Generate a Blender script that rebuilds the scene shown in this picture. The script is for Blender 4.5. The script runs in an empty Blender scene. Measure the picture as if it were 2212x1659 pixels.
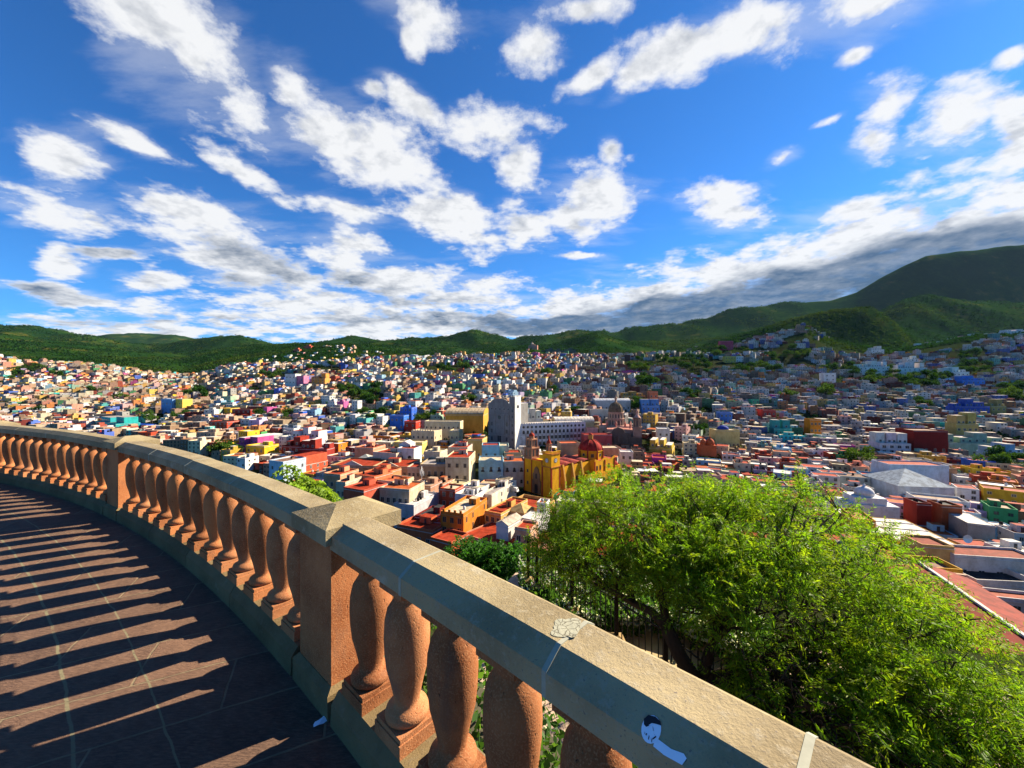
import bpy, math, random
import numpy as np
from mathutils import Vector, Matrix, Euler

random.seed(7)
SC = bpy.context.scene
COL = SC.collection
R = math.radians

# ------------------------------------------------------------------ camera
EYE, F, CX, CY = 1.65, 831.0, 1106.0, 830.0      # eye height; focal length and centre in 2212 px units
cam_d = bpy.data.cameras.new('camera')
cam = bpy.data.objects.new('camera', cam_d)
COL.objects.link(cam)
cam.location = (0, 0, EYE)
cam.rotation_euler = (R(90), 0, 0)
cam_d.sensor_width = 36.0
cam_d.lens = 36.0 * F / 2212.0
cam_d.clip_start = 0.05
cam_d.clip_end = 40000
SC.camera = cam

# ------------------------------------------------------------------ exposure
SC.view_settings.view_transform = 'Standard'
SC.view_settings.look = 'None'
SC.view_settings.gamma = 1.0
SC.view_settings.exposure = 1.75
SC.cycles.max_bounces = 6
SC.cycles.diffuse_bounces = 3
SC.cycles.transparent_max_bounces = 4
SC.cycles.sample_clamp_indirect = 4.0
SC.cycles.use_denoising = True

# ------------------------------------------------------------------ sun
SUN_AZ, SUN_EL = 60.8, 31.0                        # azimuth clockwise from +Y (view direction)
SDIR = Vector((math.sin(R(SUN_AZ)) * math.cos(R(SUN_EL)), math.cos(R(SUN_AZ)) * math.cos(R(SUN_EL)), math.sin(R(SUN_EL))))
sun_d = bpy.data.lights.new('sun', 'SUN')
sun_d.energy = 5.0
sun_d.angle = R(0.5)
sun_d.color = (1.0, 0.86, 0.66)
sun = bpy.data.objects.new('sun', sun_d)
COL.objects.link(sun)
sun.rotation_euler = SDIR.to_track_quat('Z', 'Y').to_euler()

# ------------------------------------------------------------------ sky with clouds
class NT:
    def __init__(s, tree):
        s.t = tree
    def n(s, typ, ins=None, **props):
        nd = s.t.nodes.new(typ)
        for k, v in props.items():
            setattr(nd, k, v)
        if ins:
            for k, v in ins.items():
                sock = nd.inputs[k]
                if isinstance(v, bpy.types.NodeSocket):
                    s.t.links.new(v, sock)
                else:
                    sock.default_value = v
        return nd
    def m(s, op, a, b=0.0, c=0.0, clamp=False):
        nd = s.n('ShaderNodeMath', {0: a, 1: b, 2: c}, operation=op, use_clamp=clamp)
        return nd.outputs[0]
    def vm(s, op, a, b=(0, 0, 0)):
        nd = s.n('ShaderNodeVectorMath', {0: a, 1: b}, operation=op)
        return nd.outputs[1] if op in ('LENGTH', 'DOT_PRODUCT') else nd.outputs[0]
    def scale(s, a, f):
        nd = s.n('ShaderNodeVectorMath', {0: a, 'Scale': f}, operation='SCALE')
        return nd.outputs[0]
    def noise(s, vec, scale, detail=4, rough=0.5, out=0, dim='3D'):
        nd = s.n('ShaderNodeTexNoise', {'Vector': vec, 'Scale': scale, 'Detail': detail, 'Roughness': rough}, noise_dimensions=dim)
        return nd.outputs[out]
    def mix(s, f, a, b, blend='MIX'):
        nd = s.n('ShaderNodeMix', None, data_type='RGBA', blend_type=blend)
        for i, v in ((0, f), (6, a), (7, b)):
            if isinstance(v, bpy.types.NodeSocket):
                s.t.links.new(v, nd.inputs[i])
            else:
                nd.inputs[i].default_value = v if i == 0 or len(v) == 4 else (*v, 1)
        return nd.outputs[2]
    def ramp(s, f, lo, hi, a=0.0, b=1.0, smooth=True):
        nd = s.n('ShaderNodeMapRange', {0: f, 1: lo, 2: hi, 3: a, 4: b}, interpolation_type='SMOOTHSTEP' if smooth else 'LINEAR')
        return nd.outputs[0]

# ellipses of the cloud cover: direction of the centre (2212 px units of the level view), radii, tilt clockwise
CLOUDS = [
    (330, 50, 170, 85, 48), (430, 140, 150, 80, 48), (520, 225, 120, 62, 45), (625, 190, 75, 50, 60), (690, 280, 150, 75, 35),
    (830, 345, 160, 72, 30), (930, 400, 120, 62, 35), (1000, 485, 130, 55, 18), (1130, 490, 85, 52, -10), (740, 450, 100, 22, 18),
    (1000, 440, 60, 40, 40),
    (910, 30, 105, 48, 25), (890, 80, 45, 30, 70), (1165, 85, 55, 55, 60), (1265, 15, 130, 34, -10), (1480, 85, 95, 60, -20),
    (1620, 55, 150, 75, -12), (1850, 15, 190, 60, -12), (1290, 165, 60, 26, -30), (1400, 140, 70, 30, -40), (880, 215, 95, 26, 35), (800, 190, 40, 18, 20),
    (1080, 285, 95, 48, 8), (1125, 350, 40, 62, -20), (1290, 420, 92, 58, 10), (1235, 470, 60, 40, 30), (1575, 455, 92, 46, 10),
    (1700, 335, 42, 16, -30), (1925, 225, 95, 50, -48), (1880, 300, 55, 42, -30), (1800, 262, 45, 14, -20), (2070, 250, 115, 62, -28),
    (2190, 270, 70, 95, -35), (1850, 122, 42, 20, -20), (2190, 130, 40, 22, -30), (1260, 553, 55, 10, 4), (1310, 335, 22, 30, 0),
    (130, 330, 80, 55, 28), (300, 310, 120, 20, 22), (120, 455, 150, 34, 12), (190, 470, 85, 48, 10), (530, 372, 110, 26, 30), (400, 455, 130, 40, 12),
    (470, 530, 170, 78, 22), (560, 590, 130, 55, 10), (330, 608, 75, 20, 5), (740, 545, 95, 66, 20), (760, 600, 80, 36, 0),
    (135, 570, 48, 30, 22), (240, 556, 75, 14, 4), (90, 622, 110, 16, 8), (180, 645, 120, 14, 6), (330, 668, 90, 24, 6), (470, 686, 75, 22, 4), (140, 690, 130, 18, 0),
    (690, 670, 220, 55, 4), (870, 610, 160, 36, 5), (980, 640, 190, 40, 2), (900, 700, 420, 34, 0), (300, 710, 300, 20, 0),
    (1250, 675, 200, 48, -4), (1400, 640, 200, 52, -9), (1560, 605, 200, 60, -11), (1720, 575, 220, 78, -12), (1900, 520, 220, 90, -13),
    (2080, 470, 200, 95, -10), (2220, 480, 170, 120, 0), (1850, 455, 90, 34, -12), (1080, 712, 420, 24, 0), (450, 716, 330, 16, 2), (760, 715, 300, 20, 0), (1500, 680, 300, 50, -6), (1820, 620, 260, 60, -8)]
BANK = [(1480, 664, 250, 28, -7), (1720, 625, 260, 44, -9), (1960, 588, 270, 62, -9), (2200, 550, 200, 72, -3), (1650, 672, 240, 26, -3), (1250, 705, 260, 18, 0)]
SHADES = [(860, 640, 190, 18, 3), (960, 690, 330, 18, 0), (560, 560, 150, 26, 16), (500, 605, 130, 20, 8), (720, 600, 90, 24, 12),
          (2000, 455, 70, 26, 35), (250, 555, 90, 16, 4), (100, 630, 130, 22, 6), (300, 690, 260, 14, 0)]

world = bpy.data.worlds.new('World')
SC.world = world
world.use_nodes = True
world.cycles.sampling_method = 'MANUAL'
world.cycles.sample_map_resolution = 512
wt = world.node_tree
wt.nodes.clear()
W = NT(wt)
sky = W.n('ShaderNodeTexSky', None, sky_type='NISHITA', sun_disc=False, sun_elevation=R(SUN_EL), sun_rotation=R(SUN_AZ), altitude=2000.0, air_density=1.0, dust_density=0.4, ozone_density=2.5)
skyc = W.mix(1.0, sky.outputs[0], (0.25, 0.70, 1.15), 'MULTIPLY')
D = W.n('ShaderNodeTexCoord').outputs['Generated']
sx = W.n('ShaderNodeSeparateXYZ', {0: D})
ys = W.m('MAXIMUM', sx.outputs[1], 0.05)
pu, pw = W.m('DIVIDE', sx.outputs[0], ys), W.m('DIVIDE', sx.outputs[2], ys)
P = W.n('ShaderNodeCombineXYZ', {0: pu, 1: pw}).outputs[0]
zq = W.m('ADD', W.m('MAXIMUM', sx.outputs[2], 0.0), 0.16)
Q = W.n('ShaderNodeCombineXYZ', {0: W.m('DIVIDE', sx.outputs[0], zq), 1: W.m('DIVIDE', sx.outputs[1], zq), 2: 0.7}).outputs[0]
wob = W.n('ShaderNodeVectorMath', {0: W.noise(Q, 2.2, 4, 0.55, out=1), 1: (0.5, 0.5, 0.5)}, operation='SUBTRACT').outputs[0]
Pw = W.vm('ADD', P, W.vm('MULTIPLY', wob, (0.13, 0.10, 0.0)))

def blobs(lst, vec, soft):
    acc = None
    vec0 = vec
    for (bx, by, rx, ry, rot) in lst:
        if acc is not None:      # a zero-weight link keeps the evaluation in sequence
            vec = W.n('ShaderNodeVectorMath', {0: acc, 1: (0, 0, 0), 2: vec0}, operation='MULTIPLY_ADD').outputs[0]
        mp = W.n('ShaderNodeMapping', {'Vector': vec, 'Location': ((bx - CX) / F, (CY - by) / F, 0), 'Rotation': (0, 0, R(-rot)), 'Scale': (rx / F, ry / F, 1)}, vector_type='TEXTURE')
        v = W.m('SUBTRACT', 1.0, W.vm('LENGTH', mp.outputs[0]))
        acc = v if acc is None else W.m('SMOOTH_MAX', acc, v, soft)
    return acc
mask = W.m('MAXIMUM', blobs([(a_, b_, c_ * 1.12, d_ * 1.14, e_) for a_, b_, c_, d_, e_ in CLOUDS], Pw, 0.12), -0.9)
behind = W.ramp(sx.outputs[1], 0.08, 0.2)
mask = W.m('ADD', W.m('MULTIPLY', mask, behind), W.m('MULTIPLY', W.m('SUBTRACT', 1.0, behind), -1.2))
fbm = W.noise(Q, 4.6, 9, 0.64)
low = W.noise(Q, 1.7, 2, 0.5)
fbs = W.noise(W.vm('ADD', Q, (0.07, 0.035, 0.0)), 4.6, 5, 0.64)
fb = W.m('ADD', W.m('MULTIPLY', W.m('SUBTRACT', fbm, 0.5), 6.4), W.m('MULTIPLY', W.m('SUBTRACT', low, 0.5), 1.1))
dens = W.m('ADD', W.m('MULTIPLY', mask, 1.75), fb)
alpha = W.ramp(dens, -0.22, 1.15)
wv = W.noise(W.n('ShaderNodeMapping', {'Vector': Q, 'Rotation': (0, 0, R(35)), 'Scale': (1.0, 2.6, 1.0)}).outputs[0], 2.4, 6, 0.6)
wisp = W.m('MULTIPLY', W.ramp(W.m('ADD', W.m('MULTIPLY', mask, 0.9), W.m('MULTIPLY', W.m('SUBTRACT', wv, 0.5), 4.0)), -0.35, 1.0), 0.30)
alpha = W.m('MAXIMUM', alpha, wisp)
nz = W.m('SUBTRACT', fbm, 0.5)
shade = W.m('MULTIPLY', W.ramp(W.m('ADD', blobs(SHADES, Pw, 0.2), W.m('MULTIPLY', nz, 1.4)), -0.40, 0.75), 0.60)
bank = W.ramp(W.m('ADD', blobs([(a_, b_, c_ * 1.1, d_ * 1.3, e_) for a_, b_, c_, d_, e_ in BANK], Pw, 0.25), W.m('MULTIPLY', nz, 1.2)), -0.15, 0.45)
lit = W.m('MULTIPLY', W.m('SUBTRACT', fbm, fbs), 2.6)
thick = W.ramp(dens, 0.8, 2.6)
sh = W.m('ADD', shade, W.m('SUBTRACT', W.m('MULTIPLY', thick, 0.17), lit), clamp=True)
sh = W.m('MULTIPLY', sh, W.ramp(dens, 0.1, 1.2))
bankd = W.m('MULTIPLY', W.m('SUBTRACT', bank, W.m('MULTIPLY', lit, 0.35)), 0.93, clamp=True)
sh = W.m('MAXIMUM', sh, bankd)
alpha = W.m('MAXIMUM', alpha, W.m('MULTIPLY', bank, 0.97))
cloudc = W.mix(sh, (5.6, 5.65, 5.7), (0.50, 0.85, 1.42))
# thin bright veil towards the horizon
veil = W.m('MULTIPLY', W.ramp(pw, 0.62, 0.10), 0.13)
skyc2 = W.mix(veil, skyc, (1.0, 3.1, 5.4))
final = W.mix(W.m('MULTIPLY', alpha, 0.97), skyc2, cloudc)
bg = W.n('ShaderNodeBackground', {0: final, 1: 0.05})
wo = W.n('ShaderNodeOutputWorld', {0: bg.outputs[0]})

# ------------------------------------------------------------------ materials
def new_mat(name):
    m = bpy.data.materials.new(name)
    m.use_nodes = True
    m.node_tree.nodes.clear()
    return m, NT(m.node_tree)

def finish(N, shader):
    N.n('ShaderNodeOutputMaterial', {0: shader})

def bsdf(N, col, rough=0.8, bump=None, bstr=0.3, bdist=0.02, spec=0.06, metal=0.0):
    ins = {'Base Color': col, 'Roughness': rough, 'Specular IOR Level': spec, 'Metallic': metal}
    if bump is not None:
        ins['Normal'] = N.n('ShaderNodeBump', {'Height': bump, 'Strength': bstr, 'Distance': bdist}).outputs[0]
    return N.n('ShaderNodeBsdfPrincipled', ins).outputs[0]

def pos(N):
    return N.n('ShaderNodeNewGeometry').outputs['Position']

def attr(N):
    return N.n('ShaderNodeAttribute', None, attribute_name='Col').outputs['Color']

MATS = {}
def mat_plaster():
    m, N = new_mat('painted_plaster')
    p = pos(N)
    big = N.noise(N.vm('MULTIPLY', p, (0.4, 0.4, 0.22)), 1.0, 5, 0.6)
    fine = N.noise(p, 1.7, 6, 0.65)
    f = N.ramp(N.m('ADD', N.m('MULTIPLY', big, 0.65), N.m('MULTIPLY', fine, 0.35)), 0.32, 0.62)
    c = N.mix(f, N.mix(1.0, attr(N), (0.52, 0.48, 0.43), 'MULTIPLY'), N.mix(1.0, attr(N), (0.75, 0.74, 0.72), 'MULTIPLY'))
    finish(N, bsdf(N, c, 0.85, N.noise(p, 3.0, 4), 0.25, 0.05))
    return m
def mat_roofing():
    m, N = new_mat('roof_coating')
    p = pos(N)
    fine = N.noise(p, 0.45, 8, 0.7)
    f = N.ramp(fine, 0.36, 0.60)
    c = N.mix(f, N.mix(1.0, attr(N), (0.42, 0.38, 0.36), 'MULTIPLY'), N.mix(1.0, attr(N), (0.74, 0.70, 0.68), 'MULTIPLY'))
    finish(N, bsdf(N, c, 0.8, N.noise(p, 2.0, 4), 0.3, 0.05))
    return m
def mat_glass():
    m, N = new_mat('window_pane')
    c = N.mix(N.noise(pos(N), 0.6, 2), (0.008, 0.01, 0.014), (0.04, 0.045, 0.05))
    finish(N, bsdf(N, c, 0.25, spec=0.4))
    return m
def mat_iron():
    m, N = new_mat('dark_iron')
    c = N.mix(N.noise(pos(N), 30, 4), (0.012, 0.012, 0.013), (0.03, 0.024, 0.02))
    finish(N, bsdf(N, c, 0.55, metal=0.2))
    return m
def mat_leaf(name, trans=0.35, spec=0.2):
    m, N = new_mat(name)
    c = N.mix(N.noise(pos(N), 2.0, 3), N.mix(1.0, attr(N), (0.7, 0.75, 0.6), 'MULTIPLY'), attr(N))
    d = N.n('ShaderNodeBsdfPrincipled', {'Base Color': c, 'Roughness': 0.6, 'Specular IOR Level': spec}).outputs[0]
    t = N.n('ShaderNodeBsdfTranslucent', {0: N.mix(1.0, c, (1.25, 1.25, 0.6), 'MULTIPLY')}).outputs[0]
    mx = N.n('ShaderNodeMixShader', {0: trans, 1: d, 2: t}).outputs[0]
    finish(N, mx)
    return m
def mat_bark():
    m, N = new_mat('bark')
    p = pos(N)
    n = N.noise(N.vm('MULTIPLY', p, (1, 1, 0.3)), 22, 6, 0.7)
    c = N.mix(n, (0.018, 0.014, 0.010), (0.09, 0.065, 0.045))
    finish(N, bsdf(N, c, 0.9, n, 0.8, 0.03))
    return m
def mat_coping():
    m, N = new_mat('coping_stone')
    p = pos(N)
    b = N.noise(p, 2.3, 8, 0.6)
    f = N.noise(p, 38, 6, 0.75)
    sp = N.noise(p, 120, 3, 0.6)
    c = N.mix(N.ramp(b, 0.35, 0.65), (0.20, 0.158, 0.092), (0.31, 0.252, 0.148))
    c = N.mix(N.ramp(f, 0.50, 0.68), c, (0.28, 0.24, 0.165))
    c = N.mix(N.ramp(sp, 0.62, 0.72), c, (0.14, 0.12, 0.10))
    c = N.mix(N.m('MULTIPLY', N.ramp(N.noise(p, 6.5, 5, 0.7), 0.60, 0.70), 0.45), c, (0.40, 0.37, 0.29))
    c = N.mix(1.0, c, attr(N), 'MULTIPLY')
    hgt = N.m('ADD', N.m('MULTIPLY', f, 0.8), N.m('MULTIPLY', sp, 0.5))
    finish(N, bsdf(N, c, 0.85, hgt, 0.45, 0.012))
    return m
def mat_cantera():
    m, N = new_mat('cantera_stone')
    p = pos(N)
    b = N.noise(p, 3.5, 7, 0.62)
    sp = N.noise(N.vm('MULTIPLY', p, (1, 1, 0.6)), 75, 3, 0.55)
    gr = N.noise(p, 170, 2, 0.5)
    c = N.mix(N.ramp(b, 0.34, 0.66), (0.25, 0.085, 0.032), (0.40, 0.155, 0.060))
    c = N.mix(N.ramp(gr, 0.45, 0.75), c, (0.43, 0.20, 0.09))
    c = N.mix(N.ramp(sp, 0.69, 0.75), c, (0.06, 0.03, 0.02))
    dirt = N.ramp(N.noise(N.vm('MULTIPLY', p, (1, 1, 0.35)), 6, 6, 0.65), 0.55, 0.72)
    c = N.mix(N.m('MULTIPLY', dirt, 0.55), c, (0.16, 0.09, 0.06))
    c = N.mix(1.0, c, attr(N), 'MULTIPLY')
    h = N.m('SUBTRACT', N.m('MULTIPLY', gr, 0.4), N.m('MULTIPLY', N.ramp(sp, 0.62, 0.72), 1.0))
    finish(N, bsdf(N, c, 0.82, h, 0.5, 0.008))
    return m
RCX, RCY, RIN = -17.55, -17.44, 25.54          # centre and inner radius of the terrace balustrade
def mat_deck():
    m, N = new_mat('deck_paving')
    p = pos(N)
    wp = N.vm('ADD', p, N.vm('MULTIPLY', N.n('ShaderNodeVectorMath', {0: N.noise(p, 5, 3, out=1), 1: (.5, .5, .5)}, operation='SUBTRACT').outputs[0], (0.03, 0.03, 0)))
    mp = N.n('ShaderNodeMapping', {'Vector': wp, 'Rotation': (0, 0, R(-26))}, vector_type='POINT')
    br = N.n('ShaderNodeTexBrick', {'Vector': mp.outputs[0], 'Color1': (0.185, 0.105, 0.066, 1), 'Color2': (0.115, 0.070, 0.048, 1), 'Mortar': (0.24, 0.19, 0.11, 1), 'Scale': 1.0, 'Mortar Size': 0.007, 'Mortar Smooth': 0.3, 'Bias': 0.0, 'Brick Width': 0.95, 'Row Height': 0.40}, offset=0.5)
    n1 = N.noise(p, 7, 7, 0.65)
    mp2 = N.n('ShaderNodeMapping', {'Vector': p, 'Rotation': (0, 0, R(-26)), 'Scale': (1, 5, 1)}, vector_type='POINT')
    n2 = N.noise(mp2.outputs[0], 22, 6, 0.75)
    c = N.mix(N.ramp(n1, 0.3, 0.7), N.mix(1.0, br.outputs[0], (0.62, 0.62, 0.66), 'MULTIPLY'), br.outputs[0])
    c = N.mix(N.m('MULTIPLY', N.ramp(n2, 0.42, 0.66), 0.5), c, (0.25, 0.150, 0.098))
    d = N.vm('LENGTH', N.vm('MULTIPLY', N.vm('SUBTRACT', wp, (RCX, RCY, 0)), (1, 1, 0)))
    ring = None
    for rr, wdt in ((24.70, .009), (24.985, .006)):
        v = N.ramp(N.m('ABSOLUTE', N.m('SUBTRACT', d, rr)), wdt, wdt * 0.5)
        ring = v if ring is None else N.m('MAXIMUM', ring, v)
    ring = N.m('MULTIPLY', ring, N.ramp(N.noise(p, 4, 4), 0.30, 0.42))
    c = N.mix(ring, c, (0.20, 0.175, 0.10))
    h = N.m('SUBTRACT', N.m('ADD', N.m('MULTIPLY', n2, 0.6), N.m('MULTIPLY', n1, 0.4)), N.m('MULTIPLY', br.outputs[1], 0.9))
    finish(N, bsdf(N, c, 0.78, h, 0.9, 0.02, spec=0.15))
    return m
def mat_flat(name, col, rough=0.7, scale=8.0, var=0.3, spec=0.3, metal=0.0):
    m, N = new_mat(name)
    c = N.mix(N.noise(pos(N), scale, 5, 0.6), tuple(x * (1 - var) for x in col), tuple(min(1, x * (1 + var)) for x in col))
    finish(N, bsdf(N, c, rough, spec=spec, metal=metal))
    return m
def mat_terrain():
    m, N = new_mat('hill_ground')
    p = pos(N)
    y = N.n('ShaderNodeSeparateXYZ', {0: p}).outputs[1]
    a = N.noise(p, 0.0035, 8, 0.62)
    b = N.noise(p, 0.035, 7, 0.7)
    s = N.m('ADD', N.m('MULTIPLY', a, 0.6), N.m('MULTIPLY', b, 0.4))
    c = N.mix(N.ramp(s, 0.40, 0.60), (0.006, 0.024, 0.005), (0.018, 0.042, 0.006))
    c = N.mix(N.ramp(N.m('ADD', N.m('MULTIPLY', a, 0.45), N.m('MULTIPLY', N.noise(p, 0.012, 6, 0.65), 0.55)), 0.53, 0.64), c, (0.060, 0.058, 0.010))
    town = N.ramp(y, 840, 960)
    c = N.mix(town, N.mix(N.noise(p, 0.12, 6, 0.7), (0.010, 0.022, 0.006), (0.036, 0.034, 0.016)), c)
    finish(N, bsdf(N, c, 0.95, N.noise(p, 0.06, 6, 0.7), 0.6, 5.0, spec=0.0))
    return m
MATS['plaster'] = mat_plaster()
MATS['roof'] = mat_roofing()
MATS['glass'] = mat_glass()
MATS['iron'] = mat_iron()
MATS['leaf'] = mat_leaf('leaf_blades', 0.50)
MATS['crown'] = mat_leaf('distant_leaves', 0.25, 0.0)
MATS['bark'] = mat_bark()
MATS['coping'] = mat_coping()
MATS['cantera'] = mat_cantera()
MATS['deck'] = mat_deck()
MATS['terrain'] = mat_terrain()
MATS['path'] = mat_flat('path_stone', (0.42, 0.30, 0.22), 0.85, 6, 0.35)
MATS['soil'] = mat_flat('garden_soil', (0.05, 0.045, 0.025), 0.95, 5, 0.5)
MATS['white'] = mat_flat('white_paper', (0.75, 0.77, 0.85), 0.6, 30, 0.08)
MATS['ink'] = mat_flat('black_print', (0.015, 0.015, 0.02), 0.5, 60, 0.6)
MATS['patch'] = mat_flat('mortar_patch', (0.28, 0.28, 0.215), 0.9, 26, 0.3)
def mat_cracked():
    m, N = new_mat('cracked_mortar')
    p = pos(N)
    n = N.noise(p, 30, 5, 0.7)
    v = N.n('ShaderNodeTexVoronoi', {'Vector': N.vm('ADD', p, N.scale(N.noise(p, 18, 3, out=1), 0.03)), 'Scale': 42.0}, feature='DISTANCE_TO_EDGE').outputs[0]
    c = N.mix(n, (0.23, 0.225, 0.165), (0.38, 0.375, 0.28))
    c = N.mix(N.ramp(v, 0.06, 0.02), c, (0.13, 0.12, 0.085))
    finish(N, bsdf(N, c, 0.9, n, 0.6, 0.006))
    return m
MATS['cracked'] = mat_cracked()
MATS['metal'] = mat_flat('light_metal', (0.55, 0.56, 0.58), 0.4, 3, 0.15, metal=0.3)

# ------------------------------------------------------------------ mesh helpers
class MB:
    """collects faces (with a material key and a colour each) and links them as one mesh object"""
    def __init__(s, T=None):
        s.v, s.f, s.m, s.c, s.T = [], [], [], [], T
        s.sm = []
    def face(s, pts, col=(1, 1, 1), mat='plaster', smooth=False):
        i = len(s.v)
        s.v.extend([s.T(p) for p in pts] if s.T else pts)
        s.f.append(tuple(range(i, i + len(pts))))
        s.m.append(mat); s.c.append(col); s.sm.append(smooth)
    def mesh(s, verts, faces, col=(1, 1, 1), mat='plaster', smooth=False):
        i = len(s.v)
        s.v.extend([s.T(p) for p in verts] if s.T else verts)
        for f in faces:
            s.f.append(tuple(i + k for k in f)); s.m.append(mat); s.c.append(col); s.sm.append(smooth)
    def box(s, x0, x1, y0, y1, z0, z1, col=(1, 1, 1), mat='plaster', top=None, topmat=None, bottom=False):
        V = [(x0, y0, z0), (x1, y0, z0), (x1, y1, z0), (x0, y1, z0), (x0, y0, z1), (x1, y0, z1), (x1, y1, z1), (x0, y1, z1)]
        s.mesh(V, [(0, 1, 5, 4), (1, 2, 6, 5), (2, 3, 7, 6), (3, 0, 4, 7)] + ([(3, 2, 1, 0)] if bottom else []), col, mat)
        s.mesh([V[4], V[5], V[6], V[7]], [(0, 1, 2, 3)], top or col, topmat or mat)
    def lathe(s, prof, cx=0, cy=0, n=16, col=(1, 1, 1), mat='plaster', smooth=True, ph=0.0, sx=1.0, sy=1.0):
        V = []
        for (r, z) in prof:
            for k in range(n):
                a = ph + 2 * math.pi * k / n
                V.append((cx + r * math.cos(a) * sx, cy + r * math.sin(a) * sy, z))
        Fs = []
        for i in range(len(prof) - 1):
            for k in range(n):
                k2 = (k + 1) % n
                Fs.append((i * n + k, i * n + k2, (i + 1) * n + k2, (i + 1) * n + k))
        s.mesh(V, Fs, col, mat, smooth)
        if prof[-1][0] > 0.001:
            b = (len(prof) - 1) * n
            s.mesh(V[b:b + n], [tuple(range(n))], col, mat)
    def tube(s, path, rad, n=8, col=(1, 1, 1), mat='bark', cap=True):
        P = [Vector(p) for p in path]
        V = []
        for i, p in enumerate(P):
            t = (P[min(i + 1, len(P) - 1)] - P[max(i - 1, 0)]).normalized()
            a = t.orthogonal().normalized() if i == 0 else (a - t * a.dot(t)).normalized()
            b = t.cross(a)
            r = rad[i] if hasattr(rad, '__len__') else rad
            for k in range(n):
                q = 2 * math.pi * k / n
                V.append(tuple(p + a * math.cos(q) * r + b * math.sin(q) * r))
        Fs = [(i * n + k, i * n + (k + 1) % n, (i + 1) * n + (k + 1) % n, (i + 1) * n + k) for i in range(len(P) - 1) for k in range(n)]
        if cap:
            Fs += [tuple(reversed(range(n))), tuple(range((len(P) - 1) * n, len(P) * n))]
        s.mesh(V, Fs, col, mat, True)
    def data(s, name):
        me = bpy.data.meshes.new(name)
        me.from_pydata([tuple(p) for p in s.v], [], s.f)
        keys = list(dict.fromkeys(s.m))
        for k in keys:
            me.materials.append(MATS[k])
        if len(keys) > 1:
            ix = {k: i for i, k in enumerate(keys)}
            me.polygons.foreach_set('material_index', [ix[k] for k in s.m])
        me.polygons.foreach_set('use_smooth', s.sm)
        at = me.attributes.new('Col', 'FLOAT_COLOR', 'FACE')
        at.data.foreach_set('color', [x for c in s.c for x in (c[0], c[1], c[2], 1.0)])
        me.update()
        return me
    def build(s, name, parent=None):
        o = bpy.data.objects.new(name, s.data(name))
        COL.objects.link(o)
        o.parent = parent
        return o

def quads_object(name, V, C, mat, parent=None):
    """one mesh from an (N,k,3) array of polygon corners and (N,3) colours"""
    N, k = V.shape[0], V.shape[1]
    me = bpy.data.meshes.new(name)
    me.vertices.add(N * k)
    me.vertices.foreach_set('co', V.reshape(-1).astype(np.float32))
    me.loops.add(N * k)
    me.loops.foreach_set('vertex_index', np.arange(N * k, dtype=np.int32))
    me.polygons.add(N)
    me.polygons.foreach_set('loop_start', np.arange(0, N * k, k, dtype=np.int32))
    me.polygons.foreach_set('loop_total', np.full(N, k, dtype=np.int32))
    at = me.attributes.new('Col', 'FLOAT_COLOR', 'FACE')
    at.data.foreach_set('color', np.c_[C, np.ones(N)].reshape(-1).astype(np.float32))
    me.materials.append(MATS[mat])
    me.update(calc_edges=True)
    o = bpy.data.objects.new(name, me)
    COL.objects.link(o)
    o.parent = parent
    return o

def empty(name, loc=(0, 0, 0), rz=0.0):
    o = bpy.data.objects.new(name, None)
    o.empty_display_size = 0.2
    COL.objects.link(o)
    o.location = loc
    o.rotation_euler = (0, 0, rz)
    return o

def tag(o, label=None, cat=None, group=None, kind=None):
    if label: o['label'] = label
    if cat: o['category'] = cat
    if group: o['group'] = group
    if kind: o['kind'] = kind
    return o

def at(px, py, Y):
    """the place seen at a pixel of the photograph at depth Y"""
    return Vector(((px - CX) / F * Y, Y, EYE - (py - CY) / F * Y))

def to_px(p):
    return CX + F * p[0] / p[1], CY + F * (EYE - p[2]) / p[1]
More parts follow.
